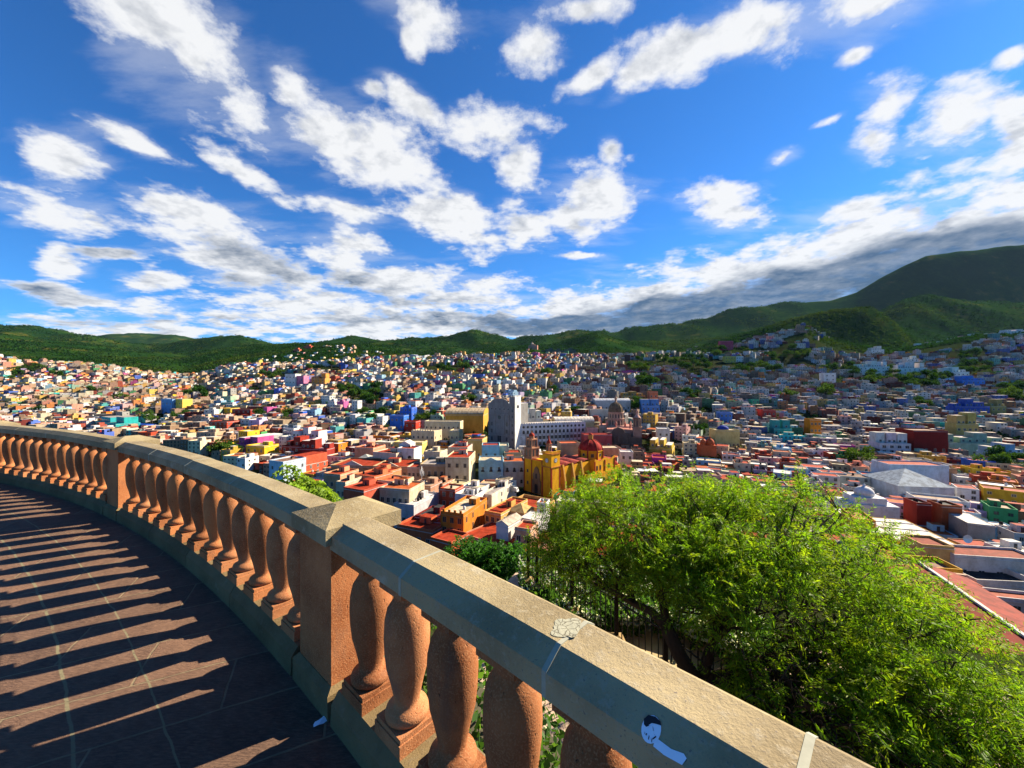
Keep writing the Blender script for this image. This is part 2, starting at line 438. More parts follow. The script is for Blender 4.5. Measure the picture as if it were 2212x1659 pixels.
# ------------------------------------------------------------------ terrain
def _pc(*a): return list(zip(a[0::2], a[1::2]))
_zr = lambda Y, z: [(0, CY + F * (EYE - z) / Y)]
SKY = _pc(-400,690, 0,703, 60,705, 150,715, 250,737, 320,750, 400,742, 520,728, 590,740, 700,735, 760,730, 850,737, 950,722, 1050,717, 1100,728, 1180,724, 1270,712, 1320,718, 1400,706, 1450,704, 1500,690, 1600,668, 1700,655, 1790,651, 1850,632, 1900,602, 1950,576, 2000,553, 2050,545, 2100,540, 2212,527, 2600,505)
ROWS = [(5, _zr(5, -6.0)), (9, _zr(9, -7.5)), (14, _zr(14, -10)), (30, _zr(30, -21)), (60, _zr(60, -42)), (90, _zr(90, -57)), (115, _zr(115, -62)), (150, _zr(150, -63)), (225, _zr(225, -62.5)), (270, _zr(270, -60)),
    (325, _pc(-400,975, 300,980, 800,974, 1106,969, 1400,975, 1700,985, 2212,985)),
    (450, _pc(-400,935, 0,930, 300,925, 550,902, 800,890, 1106,884, 1400,886, 1700,895, 2000,905, 2212,900)),
    (560, _pc(0,890, 300,885, 550,866, 800,846, 1106,840, 1400,842, 1700,850, 2000,855, 2212,848)),
    (750, _pc(0,830, 200,836, 300,846, 450,850, 550,832, 700,812, 1106,800, 1400,800, 1550,796, 1700,796, 2000,800, 2212,790)),
    (1000, _pc(0,778, 200,794, 300,808, 400,816, 500,792, 650,787, 800,777, 1106,769, 1300,771, 1500,769, 1600,747, 1740,708, 1800,738, 1900,757, 2000,747, 2100,728, 2212,720)),
    (1150, _pc(0,780, 200,800, 400,822, 500,797, 650,782, 800,776, 1106,769, 1300,773, 1500,773, 1600,753, 1740,722, 1800,742, 1900,752, 2000,760, 2212,745)),
    (1350, _pc(0,768, 200,785, 400,800, 560,776, 700,766, 900,769, 1106,768, 1150,753, 1250,769, 1400,769, 1500,756, 1600,726, 1700,692, 1800,673, 1880,666, 1930,700, 1985,762, 2100,766, 2212,766)),
    (1600, _pc(0,750, 200,772, 400,786, 560,765, 700,755, 900,769, 1106,771, 1290,757, 1400,769, 1600,747, 1700,722, 1880,708, 1985,722, 2100,722, 2212,726)),
    (2000, _pc(0,735, 150,748, 300,768, 400,772, 550,746, 650,748, 800,752, 900,762, 1000,766, 1106,762, 1220,745, 1290,728, 1360,748, 1450,752, 1600,726, 1700,716, 1880,682, 1956,646, 2000,640, 2100,650, 2212,662, 2600,680)),
    (2500, _pc(0,727, 200,747, 320,770, 400,772, 550,752, 700,745, 850,750, 1000,747, 1106,750, 1290,747, 1450,742, 1600,718, 1700,703, 1800,693, 1956,668, 2100,662, 2212,664, 2600,664)),
    (2740, _pc(0,727, 200,747, 320,770, 400,772, 550,752, 700,745, 850,750, 1000,747, 1106,750, 1290,747, 1450,742, 1600,718, 1700,703, 1800,693, 1956,672, 2100,668, 2212,670, 2600,670)),
    (3165, [(p, 830 - (830 - q) * 0.99) for p, q in SKY]),
    (3200, SKY),
    (4500, [(p, 830 - (830 - q) * 0.62) for p, q in SKY]),
    (7000, _pc(-400,742, 150,742, 230,726, 300,722, 380,728, 430,739, 600,752, 1000,752, 2600,752)),
    (9500, _pc(0,800))]
_RY = np.log(np.array([r[0] for r in ROWS], float))

def _vnoise(x, y, seed=0):
    xi, yi = np.floor(x), np.floor(y)
    fx, fy = x - xi, y - yi
    fx, fy = fx * fx * (3 - 2 * fx), fy * fy * (3 - 2 * fy)
    h = lambda a, b: (np.sin(a * 127.1 + b * 311.7 + seed * 74.7) * 43758.5453) % 1.0
    a, b, c, d = h(xi, yi), h(xi + 1, yi), h(xi, yi + 1), h(xi + 1, yi + 1)
    return (a * (1 - fx) + b * fx) * (1 - fy) + (c * (1 - fx) + d * fx) * fy
def fbm2(x, y, o=5, seed=0):
    s, a = 0, 0.5
    for k in range(o):
        s = s + a * _vnoise(x, y, seed + k); x, y, a = x * 2.03 + 11.3, y * 2.03 + 4.1, a * 0.5
    return s

def H(x, y):
    """ground height"""
    x, y = np.atleast_1d(np.asarray(x, float)), np.atleast_1d(np.asarray(y, float))
    y = np.maximum(y, 5.0)
    px = CX + F * x / y
    Z = np.stack([EYE - (np.interp(px, [p for p, _ in r], [q for _, q in r]) - CY) / F * Y for Y, r in ROWS])
    t = np.log(y)
    dx = np.diff(_RY)[:, None]
    dl = np.diff(Z, axis=0) / dx
    m = np.zeros_like(Z)
    w1, w2 = 2 * dx[1:] + dx[:-1], dx[1:] + 2 * dx[:-1]
    same = dl[1:] * dl[:-1] > 0
    with np.errstate(divide='ignore', invalid='ignore'):
        m[1:-1] = np.where(same, (w1 + w2) / (w1 / dl[:-1] + w2 / dl[1:]), 0)
    m[0], m[-1] = dl[0], dl[-1]
    k = np.clip(np.searchsorted(_RY, t, side='right') - 1, 0, len(_RY) - 2)
    ii = np.arange(len(x))
    hh = dx[k, 0]; s = np.clip((t - _RY[k]) / hh, 0, 1)
    z = (2*s**3 - 3*s**2 + 1) * Z[k, ii] + (s**3 - 2*s**2 + s) * hh * m[k, ii] + (-2*s**3 + 3*s**2) * Z[k+1, ii] + (s**3 - s**2) * hh * m[k+1, ii]
    amp = np.clip((y - 1020) / 500, 0, 1) * 0.026 * np.minimum(y, 3600)
    g = fbm2(x / 420, y / 420, 5, 3)
    rid = 1 - np.abs(2 * fbm2(x / 300 + 5, y / 520, 4, 9) - 1)
    amp = amp * (1 - .8 * np.clip((y - 2400) / 300, 0, 1) * np.clip((px - 1640) / 120, 0, 1))
    z = z + amp * ((g - 0.5) * 0.8 + (rid - 0.75) * 0.9)
    return z
def h1(x, y): return float(H(x, y)[0])

NU, NY = 360, 420
us = np.linspace(-2.0, 2.0, NU)
ysv = np.exp(np.linspace(math.log(7.0), math.log(9500), NY))
GU, GY = np.meshgrid(us, ysv)
GX = GU * GY
GZ = H(GX.ravel(), GY.ravel()).reshape(GX.shape)
V = np.stack([GX, GY, GZ], -1).reshape(-1, 3)
me = bpy.data.meshes.new('terrain')
idx = np.arange(NU * NY).reshape(NY, NU)
q = np.stack([idx[:-1, :-1], idx[:-1, 1:], idx[1:, 1:], idx[1:, :-1]], -1).reshape(-1, 4)
me.vertices.add(len(V)); me.vertices.foreach_set('co', V.reshape(-1).astype(np.float32))
me.loops.add(q.size); me.loops.foreach_set('vertex_index', q.reshape(-1).astype(np.int32))
me.polygons.add(len(q)); me.polygons.foreach_set('loop_start', np.arange(0, q.size, 4, dtype=np.int32)); me.polygons.foreach_set('loop_total', np.full(len(q), 4, dtype=np.int32))
me.polygons.foreach_set('use_smooth', np.ones(len(q), dtype=bool))
me.materials.append(MATS['terrain']); me.update(calc_edges=True)
terr = bpy.data.objects.new('terrain', me); COL.objects.link(terr)
tag(terr, kind='structure')

# scrub covering the hills beyond the town: far-off wood nobody could count
rg = np.random.default_rng(5)
def scrub():
    n = 120000
    px = rg.uniform(-60, 2280, n)
    Y = np.exp(rg.uniform(math.log(900), math.log(3350), n))
    X = (px - CX) / F * Y
    keep = rg.random(n) < np.clip((fbm2(X / 160, Y / 160, 4, 2) - 0.30) * 4.0, 0.05, 1)
    keep &= ~((px > 1740) & (Y > 2600)) & ~((Y < 1060) & (px < 1500))
    X, Y = X[keep], Y[keep]
    n = len(X)
    Z = H(X, Y)
    s = rg.uniform(1.6, 4.2, n) * (0.75 + Y / 3000)
    k = 5
    ctr = np.stack([X, Y, Z + s * 0.5], -1)[:, None, :] + rg.normal(0, 0.5, (n, k, 3)) * s[:, None, None] * np.array([1, 1, 0.45])
    a = rg.normal(0, 1, (n, k, 3)); a /= np.linalg.norm(a, axis=-1, keepdims=True)
    b = rg.normal(0, 1, (n, k, 3)); b -= a * (a * b).sum(-1, keepdims=True); b /= np.linalg.norm(b, axis=-1, keepdims=True)
    r = (s[:, None] * rg.uniform(0.4, 0.8, (n, k)))[..., None]
    Q4 = np.stack([ctr - a * r, ctr - b * r * .8, ctr + a * r, ctr + b * r * .8], 2).reshape(-1, 4, 3)
    dry = fbm2(X / 260 + 3, Y / 260, 4, 6)
    base = np.array([0.016, 0.050, 0.008]) * (1 - np.clip((dry - .45) * 4, 0, 1))[:, None] + np.array([0.045, 0.075, 0.010]) * np.clip((dry - .45) * 4, 0, 1)[:, None]
    C = np.repeat(base * rg.uniform(0.55, 1.35, (n, 1)), k, 0)
    o = quads_object('hillside_scrub', Q4, C, 'crown')
    tag(o, 'low green scrub and small oaks covering the hills beyond the town', 'scrub', kind='stuff')
scrub()

# ------------------------------------------------------------------ the terrace and its balustrade
def ring_pt(a, r, z): return (RCX + r * math.cos(R(a)), RCY + r * math.sin(R(a)), z)
PIERS = [39.04, 49.72, 60.4, 71.08]
A0, A1 = 37.0, 74.5

mb = MB()
N_ = 60
aa = [30 + (90 - 30) * k / N_ for k in range(N_ + 1)]
for i in range(N_):
    for r0, r1 in ((16, 20), (20, 23.5), (23.5, 25.86)):
        mb.face([ring_pt(aa[i], r0, 0), ring_pt(aa[i], r1, 0), ring_pt(aa[i + 1], r1, 0), ring_pt(aa[i + 1], r0, 0)], mat='deck')
tag(mb.build('deck'), kind='structure')

def sweep(mbx, prof, a0, a1, col, mat, step=0.35, caps=True, jit=0.0):
    """sweeps a closed (r, z) profile along the arc"""
    n = max(1, int(abs(a1 - a0) / step))
    k = len(prof)
    V, Fs = [], []
    for i in range(n + 1):
        a = a0 + (a1 - a0) * i / n
        for (r, z) in prof:
            V.append(ring_pt(a, r, z))
    for i in range(n):
        for j in range(k):
            j2 = (j + 1) % k
            Fs.append((i * k + j, i * k + j2, (i + 1) * k + j2, (i + 1) * k + j))
    if caps:
        Fs += [tuple(range(k)), tuple(reversed(range(n * k, (n + 1) * k)))]
    mbx.mesh(V, Fs, col, mat)

bal = tag(empty('balustrade', ring_pt(50.05, 25.66, 0)), 'curved stone balustrade with terracotta balusters and grey coping along the terrace edge', 'balustrade')
def to_bal(o):
    o.parent = bal
    o.matrix_parent_inverse = Matrix.Translation(-bal.location)
    return o
ri = 25.52
ZB = 0.83
COPING = [(ri, ZB), (ri, ZB + .068), (ri + .064, ZB + .110), (ri + .196, ZB + .110), (ri + .232, ZB + .088), (ri + .232, ZB)]
PW = 0.47            # pier half angle handled in degrees below
half = math.degrees(0.19 / 25.6)
joints = {0: [], 1: [], 2: []}
rj = random.Random(3)
for b in range(3):
    s0, s1 = PIERS[b] + half, PIERS[b + 1] - half
    cuts = [s0] + ([42.6, 45.1, 46.29, 47.88] if b == 0 else [s0 + (s1 - s0) * f for f in (0.27, 0.52, 0.76)] if b == 1 else [s0 + (s1 - s0) * f for f in (0.24, 0.5, 0.76)]) + [s1]
    for i in range(len(cuts) - 1):
        g = 0.012
        m_ = MB()
        dz, dr = rj.uniform(-.003, .003), rj.uniform(-.003, .003)
        t = rj.uniform(0.92, 1.06)
        sweep(m_, [(r + dr, z + dz) for r, z in COPING], cuts[i] + g, cuts[i + 1] - g, (t, t, t * rj.uniform(.95, 1.02)), 'coping')
        o = to_bal(m_.build('coping_stone'))
        if b == 0 and i in (2, 3):
            o['label'] = 'coping stone with cracked pale mortar repair at its joint'
        if i > 0:
            mj = MB()
            w = 0.013 if b else 0.018
            sweep(mj, [(r - .0015 if r < ri + .1 else r + .0015, z + (.0015 if z > ZB + .03 else 0)) for r, z in COPING], cuts[i] - w, cuts[i] + w, (1, 1, 1), 'patch')
            to_bal(mj.build('mortar_joint'))
# cracked repair at the second near joint
mj = MB()
pts = []
for k in range(26):
    a = 2 * math.pi * k / 26
    rr = 0.84 + .10 * math.sin(4 * a + 1) + rj.uniform(-.07, .07)
    pts.append((46.29 + .10 * math.cos(a) * rr + .05, ri + .130 + 0.062 * math.sin(a) * rr))
mj.face([ring_pt(a_, r_, ZB + .1135) for a_, r_ in reversed(pts)], (1, 1, 1), 'cracked')
to_bal(mj.build('mortar_repair'))
# plinth course
for b in range(3):
    s0, s1 = PIERS[b] + half + .12, PIERS[b + 1] - half - .12
    for i in range(4):
        m_ = MB()
        t = rj.uniform(.85, 1.0)
        sweep(m_, [(ri - .02, -.02), (ri - .015, .10), (ri + .02, .15), (ri + .25, .15), (ri + .28, .10), (ri + .28, -.6)], s0 + (s1 - s0) * i / 4 + .008, s0 + (s1 - s0) * (i + 1) / 4 - .008, (t * .60, t * .54, t * .45), 'coping')
        to_bal(m_.build('plinth_course'))
# balusters
def baluster_mesh():
    m_ = MB()
    z0 = .15
    for (w, a, b_) in ((.098, 0, .055), (.092, .055, .075)):
        m_.box(-w, w, -w, w, z0 + a, z0 + b_, mat='cantera')
    KZ = (ZB - .15) / .703
    prof = [(.082, .075), (.094, .085), (.098, .100), (.092, .118), (.074, .130), (.063, .142), (.062, .156), (.068, .185), (.080, .235), (.091, .30), (.099, .37), (.102, .44), (.099, .505), (.088, .555), (.074, .585), (.064, .600), (.062, .612), (.071, .622), (.074, .634), (.070, .646)]
    m_.lathe([(r * (.955 if r > .08 else .88), z0 + z * KZ) for r, z in prof], n=28, mat='cantera')
    m_.box(-.084, .084, -.084, .084, z0 + .646 * KZ, ZB + .001, mat='cantera', bottom=True)
    return m_
def baluster_data(t):
    m_ = baluster_mesh()
    m_.c = [t] * len(m_.c)
    return m_.data('baluster')
BD = [baluster_data((t, t * u, t * w)) for t, u, w in ((1, 1, 1), (.84, 1.04, 1.10), (1.12, .98, .92), (.74, 1.02, 1.06), (.96, 1.08, 1.18))]
for b in range(3):
    s0, s1 = PIERS[b] + half, PIERS[b + 1] - half
    nb_ = 14 if b == 0 else 13
    for k in range(nb_):
        a = s0 + (s1 - s0) * (k + 0.62) / (nb_ + .24)
        if a < 40.5: continue
        o = bpy.data.objects.new('baluster', BD[rj.randrange(5)])
        COL.objects.link(o)
        o.location = ring_pt(a, ri + .118, 0)
        o.rotation_euler = (0, 0, R(a))
        to_bal(o)
# piers
for a in PIERS:
    ce = Vector(ring_pt(a, ri + .185, 0))
    ca, sa = math.cos(R(a)), math.sin(R(a))
    T = lambda p, ce=ce, ca=ca, sa=sa: (ce.x + ca * p[0] - sa * p[1], ce.y + sa * p[0] + ca * p[1], p[2])
    m_ = MB(T)
    m_.box(-.175, .175, -.19, .19, 0, .855, mat='cantera')
    pr = to_bal(m_.build('pier'))
    m_ = MB(T)
    V = []
    for (hx, hy, z) in ((.205, .215, -.0), (.205, .215, .12), (.178, .193, .145)):
        V += [(-hx, -hy, z), (hx, -hy, z), (hx, hy, z), (-hx, hy, z)]
    m_.mesh(V, [(i * 4 + j, i * 4 + (j + 1) % 4, i * 4 + 4 + (j + 1) % 4, i * 4 + 4 + j) for i in range(2) for j in range(4)] + [(8, 9, 10, 11)], (.62, .55, .46), 'coping')
    b_ = m_.build('pier_base'); b_.parent = pr
    m_ = MB(T)
    hx, hy, z0, z1, z2 = .212, .212, .855, .935, .992
    V = [(-hx, -hy, z0), (hx, -hy, z0), (hx, hy, z0), (-hx, hy, z0), (-hx, -hy, z1), (hx, -hy, z1), (hx, hy, z1), (-hx, hy, z1), (-.07, -.02, z2), (.07, -.02, z2), (.07, .02, z2), (-.07, .02, z2)]
    m_.mesh(V, [(3, 2, 1, 0)] + [(i * 4 + j, i * 4 + (j + 1) % 4, i * 4 + 4 + (j + 1) % 4, i * 4 + 4 + j) for i in range(2) for j in range(4)] + [(8, 9, 10, 11)], (1.0, 1.0, .95), 'coping')
    c_ = m_.build('pier_cap'); c_.parent = pr

# retaining wall under the terrace edge
mb = MB()
sweep(mb, [(25.80, -5.5), (25.80, -.03), (25.92, -.03), (25.92, -5.5)], 30, 90, (.8, .75, .7), 'coping', 1.0)
tag(mb.build('retaining_wall'), 'rough stone retaining wall dropping below the terrace balustrade', 'wall')

# sticker on the sloping inner edge of the coping
def slope_pt(a, t, off=.002):
    """t = 0 low .. 1 high on the chamfer"""
    n = Vector((-.549, 0, .836))
    r = ri + .064 * t + n.x * off; z = ZB + .068 + .042 * t + n.z * off
    return ring_pt(a, r, z)
sa = 45.66
mb = MB()
def poly(f, col, mat, off):
    mb.face([slope_pt(sa + x * .52, t * .72 - .12, off) for x, t in f], col, mat)
circ = lambda cx, cy, rx, ry, n=22, w=0.0, ph=0.0: [(cx + rx * math.cos(2*math.pi*k/n) * (1 + w*math.sin(5*2*math.pi*k/n + ph)), cy + ry * math.sin(2*math.pi*k/n) * (1 + w*math.sin(5*2*math.pi*k/n + ph))) for k in range(n)]
poly(circ(0, .55, .085, .47), (1, 1, 1), 'white', .0015)
poly([(-.05, .40), (-.20, .36), (-.30, .46), (-.33, .38), (-.31, .12), (-.16, .06), (-.06, .10)], (.85, .85, 1), 'white', .001)
poly([(.07, .55), (.085, .72), (.06, .92), (.0, 1.0), (-.055, .95), (-.07, .84), (-.03, .80), (.01, .74), (.03, .62), (.05, .52)], (1, 1, 1), 'ink', .0022)
rs = random.Random(4)
for k in range(9):
    x0_, t0_ = rs.uniform(-.06, .04), rs.uniform(.22, .70)
    dx_, dt_ = rs.uniform(-.035, .035), rs.uniform(-.16, .16)
    poly([(x0_, t0_), (x0_ + dx_, t0_ + dt_), (x0_ + dx_ + .008, t0_ + dt_ + .03), (x0_ + .008, t0_ + .02)], (1, 1, 1), 'ink', .0026 + .0001 * k)
tag(mb.build('sticker'), 'black and white round sticker with a pale torn tail on the coping edge', 'sticker')

# litter on the deck
def floor_at(px4, py4, z=0.0):
    Y = (EYE - z) * 1538.7 / (py4 - 1536.0)
    return Vector(((px4 - 2048) / 1538.7 * Y, Y, z))
mb = MB()
pA, pB, pC = floor_at(993, 2432, .012), floor_at(1004, 2468, .006), floor_at(1026, 2491, .006)
mb.tube([pA, pB, pC], .004, 8, mat='white')
tag(mb.build('drinking_straw'), 'bent white drinking straw lying on the paving beside the plinth', 'straw')
mb = MB()
p0 = floor_at(1290, 2885)
ang = 1.0
V = []
for k in range(14):
    t = 2 * math.pi * k / 14
    x, y = .045 * math.cos(t), .02 * math.sin(t) * (1 + .2 * math.sin(3 * t))
    V.append((p0.x + x * math.cos(ang) - y * math.sin(ang), p0.y + x * math.sin(ang) + y * math.cos(ang), .005 + .006 * math.sin(2 * t) ** 2))
mb.mesh(V + [(p0.x, p0.y, .014)], [(k, (k + 1) % 14, 14) for k in range(14)], (.6, .6, .6), 'white')
tag(mb.build('crumpled_wrapper'), 'flattened grey wrapper on the dark paving by the near pier', 'wrapper')
mb = MB()
p0 = floor_at(1132, 2583, .006)
mb.tube([p0, p0 + Vector((.022, -.006, 0))], .004, 8, mat='patch')
tag(mb.build('cigarette_butt'), 'small pale cigarette butt on the paving in the balustrade shadow', 'cigarette')
# ------------------------------------------------------------------ garden terrace below the balustrade
GZ0 = -3.7
mb = MB()
edge = [(-3.2, 4.6), (-1.2, 8.2), (.1, 10.9), (2.4, 11.2), (4.6, 9.2), (6.8, 7.2), (9.5, 6.2), (13, 4.5), (14, 0.5), (5, -1), (2.6, -1), (2.2, .5), (1.2, 1.3), (-1.2, 3.2)]
mb.face([(x, y, GZ0) for x, y in reversed(edge)][::-1][::-1], mat='path')
for i in range(len(edge)):
    (x0, y0), (x1, y1) = edge[i], edge[(i + 1) % len(edge)]
    mb.face([(x0, y0, GZ0), (x0, y0, -14), (x1, y1, -14), (x1, y1, GZ0)], mat='soil')
tag(mb.build('path'), kind='structure')

def leaf_blades(n_fn, seed):
    return None

def blades(ctr, dirs, length, width, col, rgen, droop=0.0):
    """triangular leaf blades: (N,3) roots and directions"""
    n = len(ctr)
    d = dirs / np.maximum(np.linalg.norm(dirs, axis=1, keepdims=True), 1e-6)
    r = rgen.normal(0, 1, (n, 3))
    s = np.cross(d, r); s /= np.maximum(np.linalg.norm(s, axis=1, keepdims=True), 1e-6)
    tip = ctr + d * length[:, None] + np.array([0, 0, -1.0]) * (droop * length)[:, None]
    mid = ctr + d * (length * .45)[:, None]
    w = width[:, None]
    return np.stack([ctr, mid + s * w, tip, mid - s * w], 1), col

# planting bed between the balustrade and the fence
def arc_xy(a, r): return RCX + r * np.cos(np.radians(a)), RCY + r * np.sin(np.radians(a))
mb = MB()
for i in range(24):
    a0, a1 = 36 + i * 1.1, 37.1 + i * 1.1
    mb.face([ring_pt(a0, 25.9, -1.25), ring_pt(a0, 27.6, -1.6), ring_pt(a1, 27.6, -1.6), ring_pt(a1, 25.9, -1.25)], mat='soil')
    mb.face([ring_pt(a0, 27.6, -1.6), ring_pt(a0, 29.0, -4.2), ring_pt(a1, 29.0, -4.2), ring_pt(a1, 27.6, -1.6)], mat='soil')
tag(mb.build('garden_ground'), kind='structure')

def flower_mass(name, label, n, sampler, rgen, hgt, fl_frac, s=.05):
    X, Y, Z = sampler(n)
    up = rgen.normal(0, .7, (n, 3)); up[:, 2] = np.abs(up[:, 2]) + .25
    zz = rgen.random(n) ** .6 * hgt * (0.55 + 0.9 * fbm2(X * 1.8, Y * 1.8, 3, 4))
    C = np.stack([X, Y, Z + zz], 1)
    g = rgen.uniform(.5, 1.3, (n, 1)) * np.array([.055, .13, .025])
    g[rgen.random(n) < .25] *= np.array([1.7, 1.4, 1.2])
    Q1, c1 = blades(C, up, rgen.uniform(.6, 1.5, n) * s * 1.3, rgen.uniform(.25, .5, n) * s, g, rgen)
    m = int(n * fl_frac)
    ii = rgen.choice(n, m)
    cl = fbm2(X[ii] * 1.5, Y[ii] * 1.5, 3, 8)
    ii = ii[cl > .42]
    top = C[ii].copy(); top[:, 2] = Z[ii] + np.maximum(zz[ii], hgt * .55) + .02
    qs, cs = [Q1], [c1]
    for k in range(4):
        d = rgen.normal(0, 1, (len(ii), 3)); d[:, 2] = np.abs(d[:, 2]) * .5
        fc = np.tile(np.array([[.62, .64, .86]]), (len(ii), 1)); fc[rgen.random(len(ii)) < .45] = (.80, .78, .84)
        q, c = blades(top, d, np.full(len(ii), s * .62), np.full(len(ii), s * .32), fc, rgen)
        qs.append(q); cs.append(c)
    o = quads_object(name, np.concatenate(qs), np.concatenate(cs), 'leaf')
    return tag(o, label, 'flower bed', kind='stuff')
r2 = np.random.default_rng(21)
def smp_a(n):
    a = r2.uniform(38, 60, n); r = r2.uniform(26.0, 27.7, n)
    x, y = arc_xy(a, r)
    return x, y, -1.25 - (r - 25.9) * .2
flower_mass('flower_border', 'plumbago with pale blue flowers growing right behind the balusters', 15000, smp_a, r2, .75, .10, .055)
def smp_b(n):
    x = r2.uniform(.2, 5.2, n); y = r2.uniform(8.0, 11.0, n) - np.maximum(x - 3.2, 0) * .9
    return x, y, np.full(n, GZ0)
flower_mass('flower_bed', 'bed of pale blue and white flowers behind the iron fence', 26000, smp_b, r2, .55, .50, .08)

# iron fence
FL = [(.40, 9.55), (.60, 9.25), (1.3, 8.35), (2.0, 7.37), (2.55, 6.4), (3.0, 5.3), (3.35, 4.09), (3.6, 2.9), (3.8, 1.6)]
fence = tag(empty('iron_fence', (2.0, 7.37, GZ0)), 'black iron railing fence with spear tips on stone footings below the terrace', 'fence')
def to_f(o, par=None):
    par = par or fence
    o.parent = par
    if par is fence: o.matrix_parent_inverse = Matrix.Translation(-fence.location)
    return o
seg = [(Vector((FL[i][0], FL[i][1], 0)), Vector((FL[i + 1][0], FL[i + 1][1], 0))) for i in range(len(FL) - 1)]
ftop = -2.25
def bar_data():
    m_ = MB()
    m_.tube([(0, 0, .12), (0, 0, 1.36)], .010, 6, mat='iron')
    m_.lathe([(.010, 1.36), (.020, 1.38), (.0005, 1.47)], n=6, mat='iron', smooth=False)
    return m_.data('bar')
BARD = bar_data()
for zz in (.2, 1.22):
    m_ = MB()
    m_.tube([(x, y, GZ0 + zz) for x, y in FL], .014, 4, mat='iron')
    to_f(m_.build('fence_rail'))
nb = 0
for a, b in seg:
    L = (b - a).length
    n = max(2, int(L / .125))
    for k in range(n):
        p = a.lerp(b, k / n)
        if k == 0:
            continue
        o = bpy.data.objects.new('bar', BARD); COL.objects.link(o)
        o.location = (p.x, p.y, GZ0)
        to_f(o); nb += 1
for i, (x, y) in enumerate(FL):
    m_ = MB()
    m_.box(x - .035, x + .035, y - .035, y + .035, GZ0 + .3, GZ0 + 1.45, mat='iron')
    m_.lathe([(.05, GZ0 + 1.45), (.05, GZ0 + 1.48), (.001, GZ0 + 1.62)], x, y, 4, mat='iron', smooth=False, ph=math.pi / 4)
    po = to_f(m_.build('post'))
    m_ = MB()
    m_.box(x - .16, x + .16, y - .16, y + .16, GZ0 - .1, GZ0 + .42, (.95, .8, .6), 'coping')
    m_.lathe([(.24, GZ0 + .42), (.20, GZ0 + .50), (.05, GZ0 + .56)], x, y, 4, (.95, .8, .6), 'coping', False, math.pi / 4)
    ft = m_.build('stone_footing'); ft.parent = po
# white kerbs edging the path behind the fence
for (a, b, w) in (((1.7, 7.9), (6.0, 5.6), .10), ((2.6, 9.0), (6.6, 6.6), .08)):
    m_ = MB()
    a, b = Vector((*a, 0)), Vector((*b, 0))
    t = (b - a).normalized(); n = Vector((-t.y, t.x, 0)) * w
    m_.mesh([tuple(a - n) [:2] + (GZ0,), tuple(b - n)[:2] + (GZ0,), tuple(b + n)[:2] + (GZ0,), tuple(a + n)[:2] + (GZ0,), tuple(a - n)[:2] + (GZ0 + .14,), tuple(b - n)[:2] + (GZ0 + .14,), tuple(b + n)[:2] + (GZ0 + .14,), tuple(a + n)[:2] + (GZ0 + .14,)],
            [(0, 1, 5, 4), (1, 2, 6, 5), (2, 3, 7, 6), (3, 0, 4, 7), (4, 5, 6, 7)], (1.5, 1.45, 1.3), 'coping')
    tag(m_.build('kerb'), kind='structure')

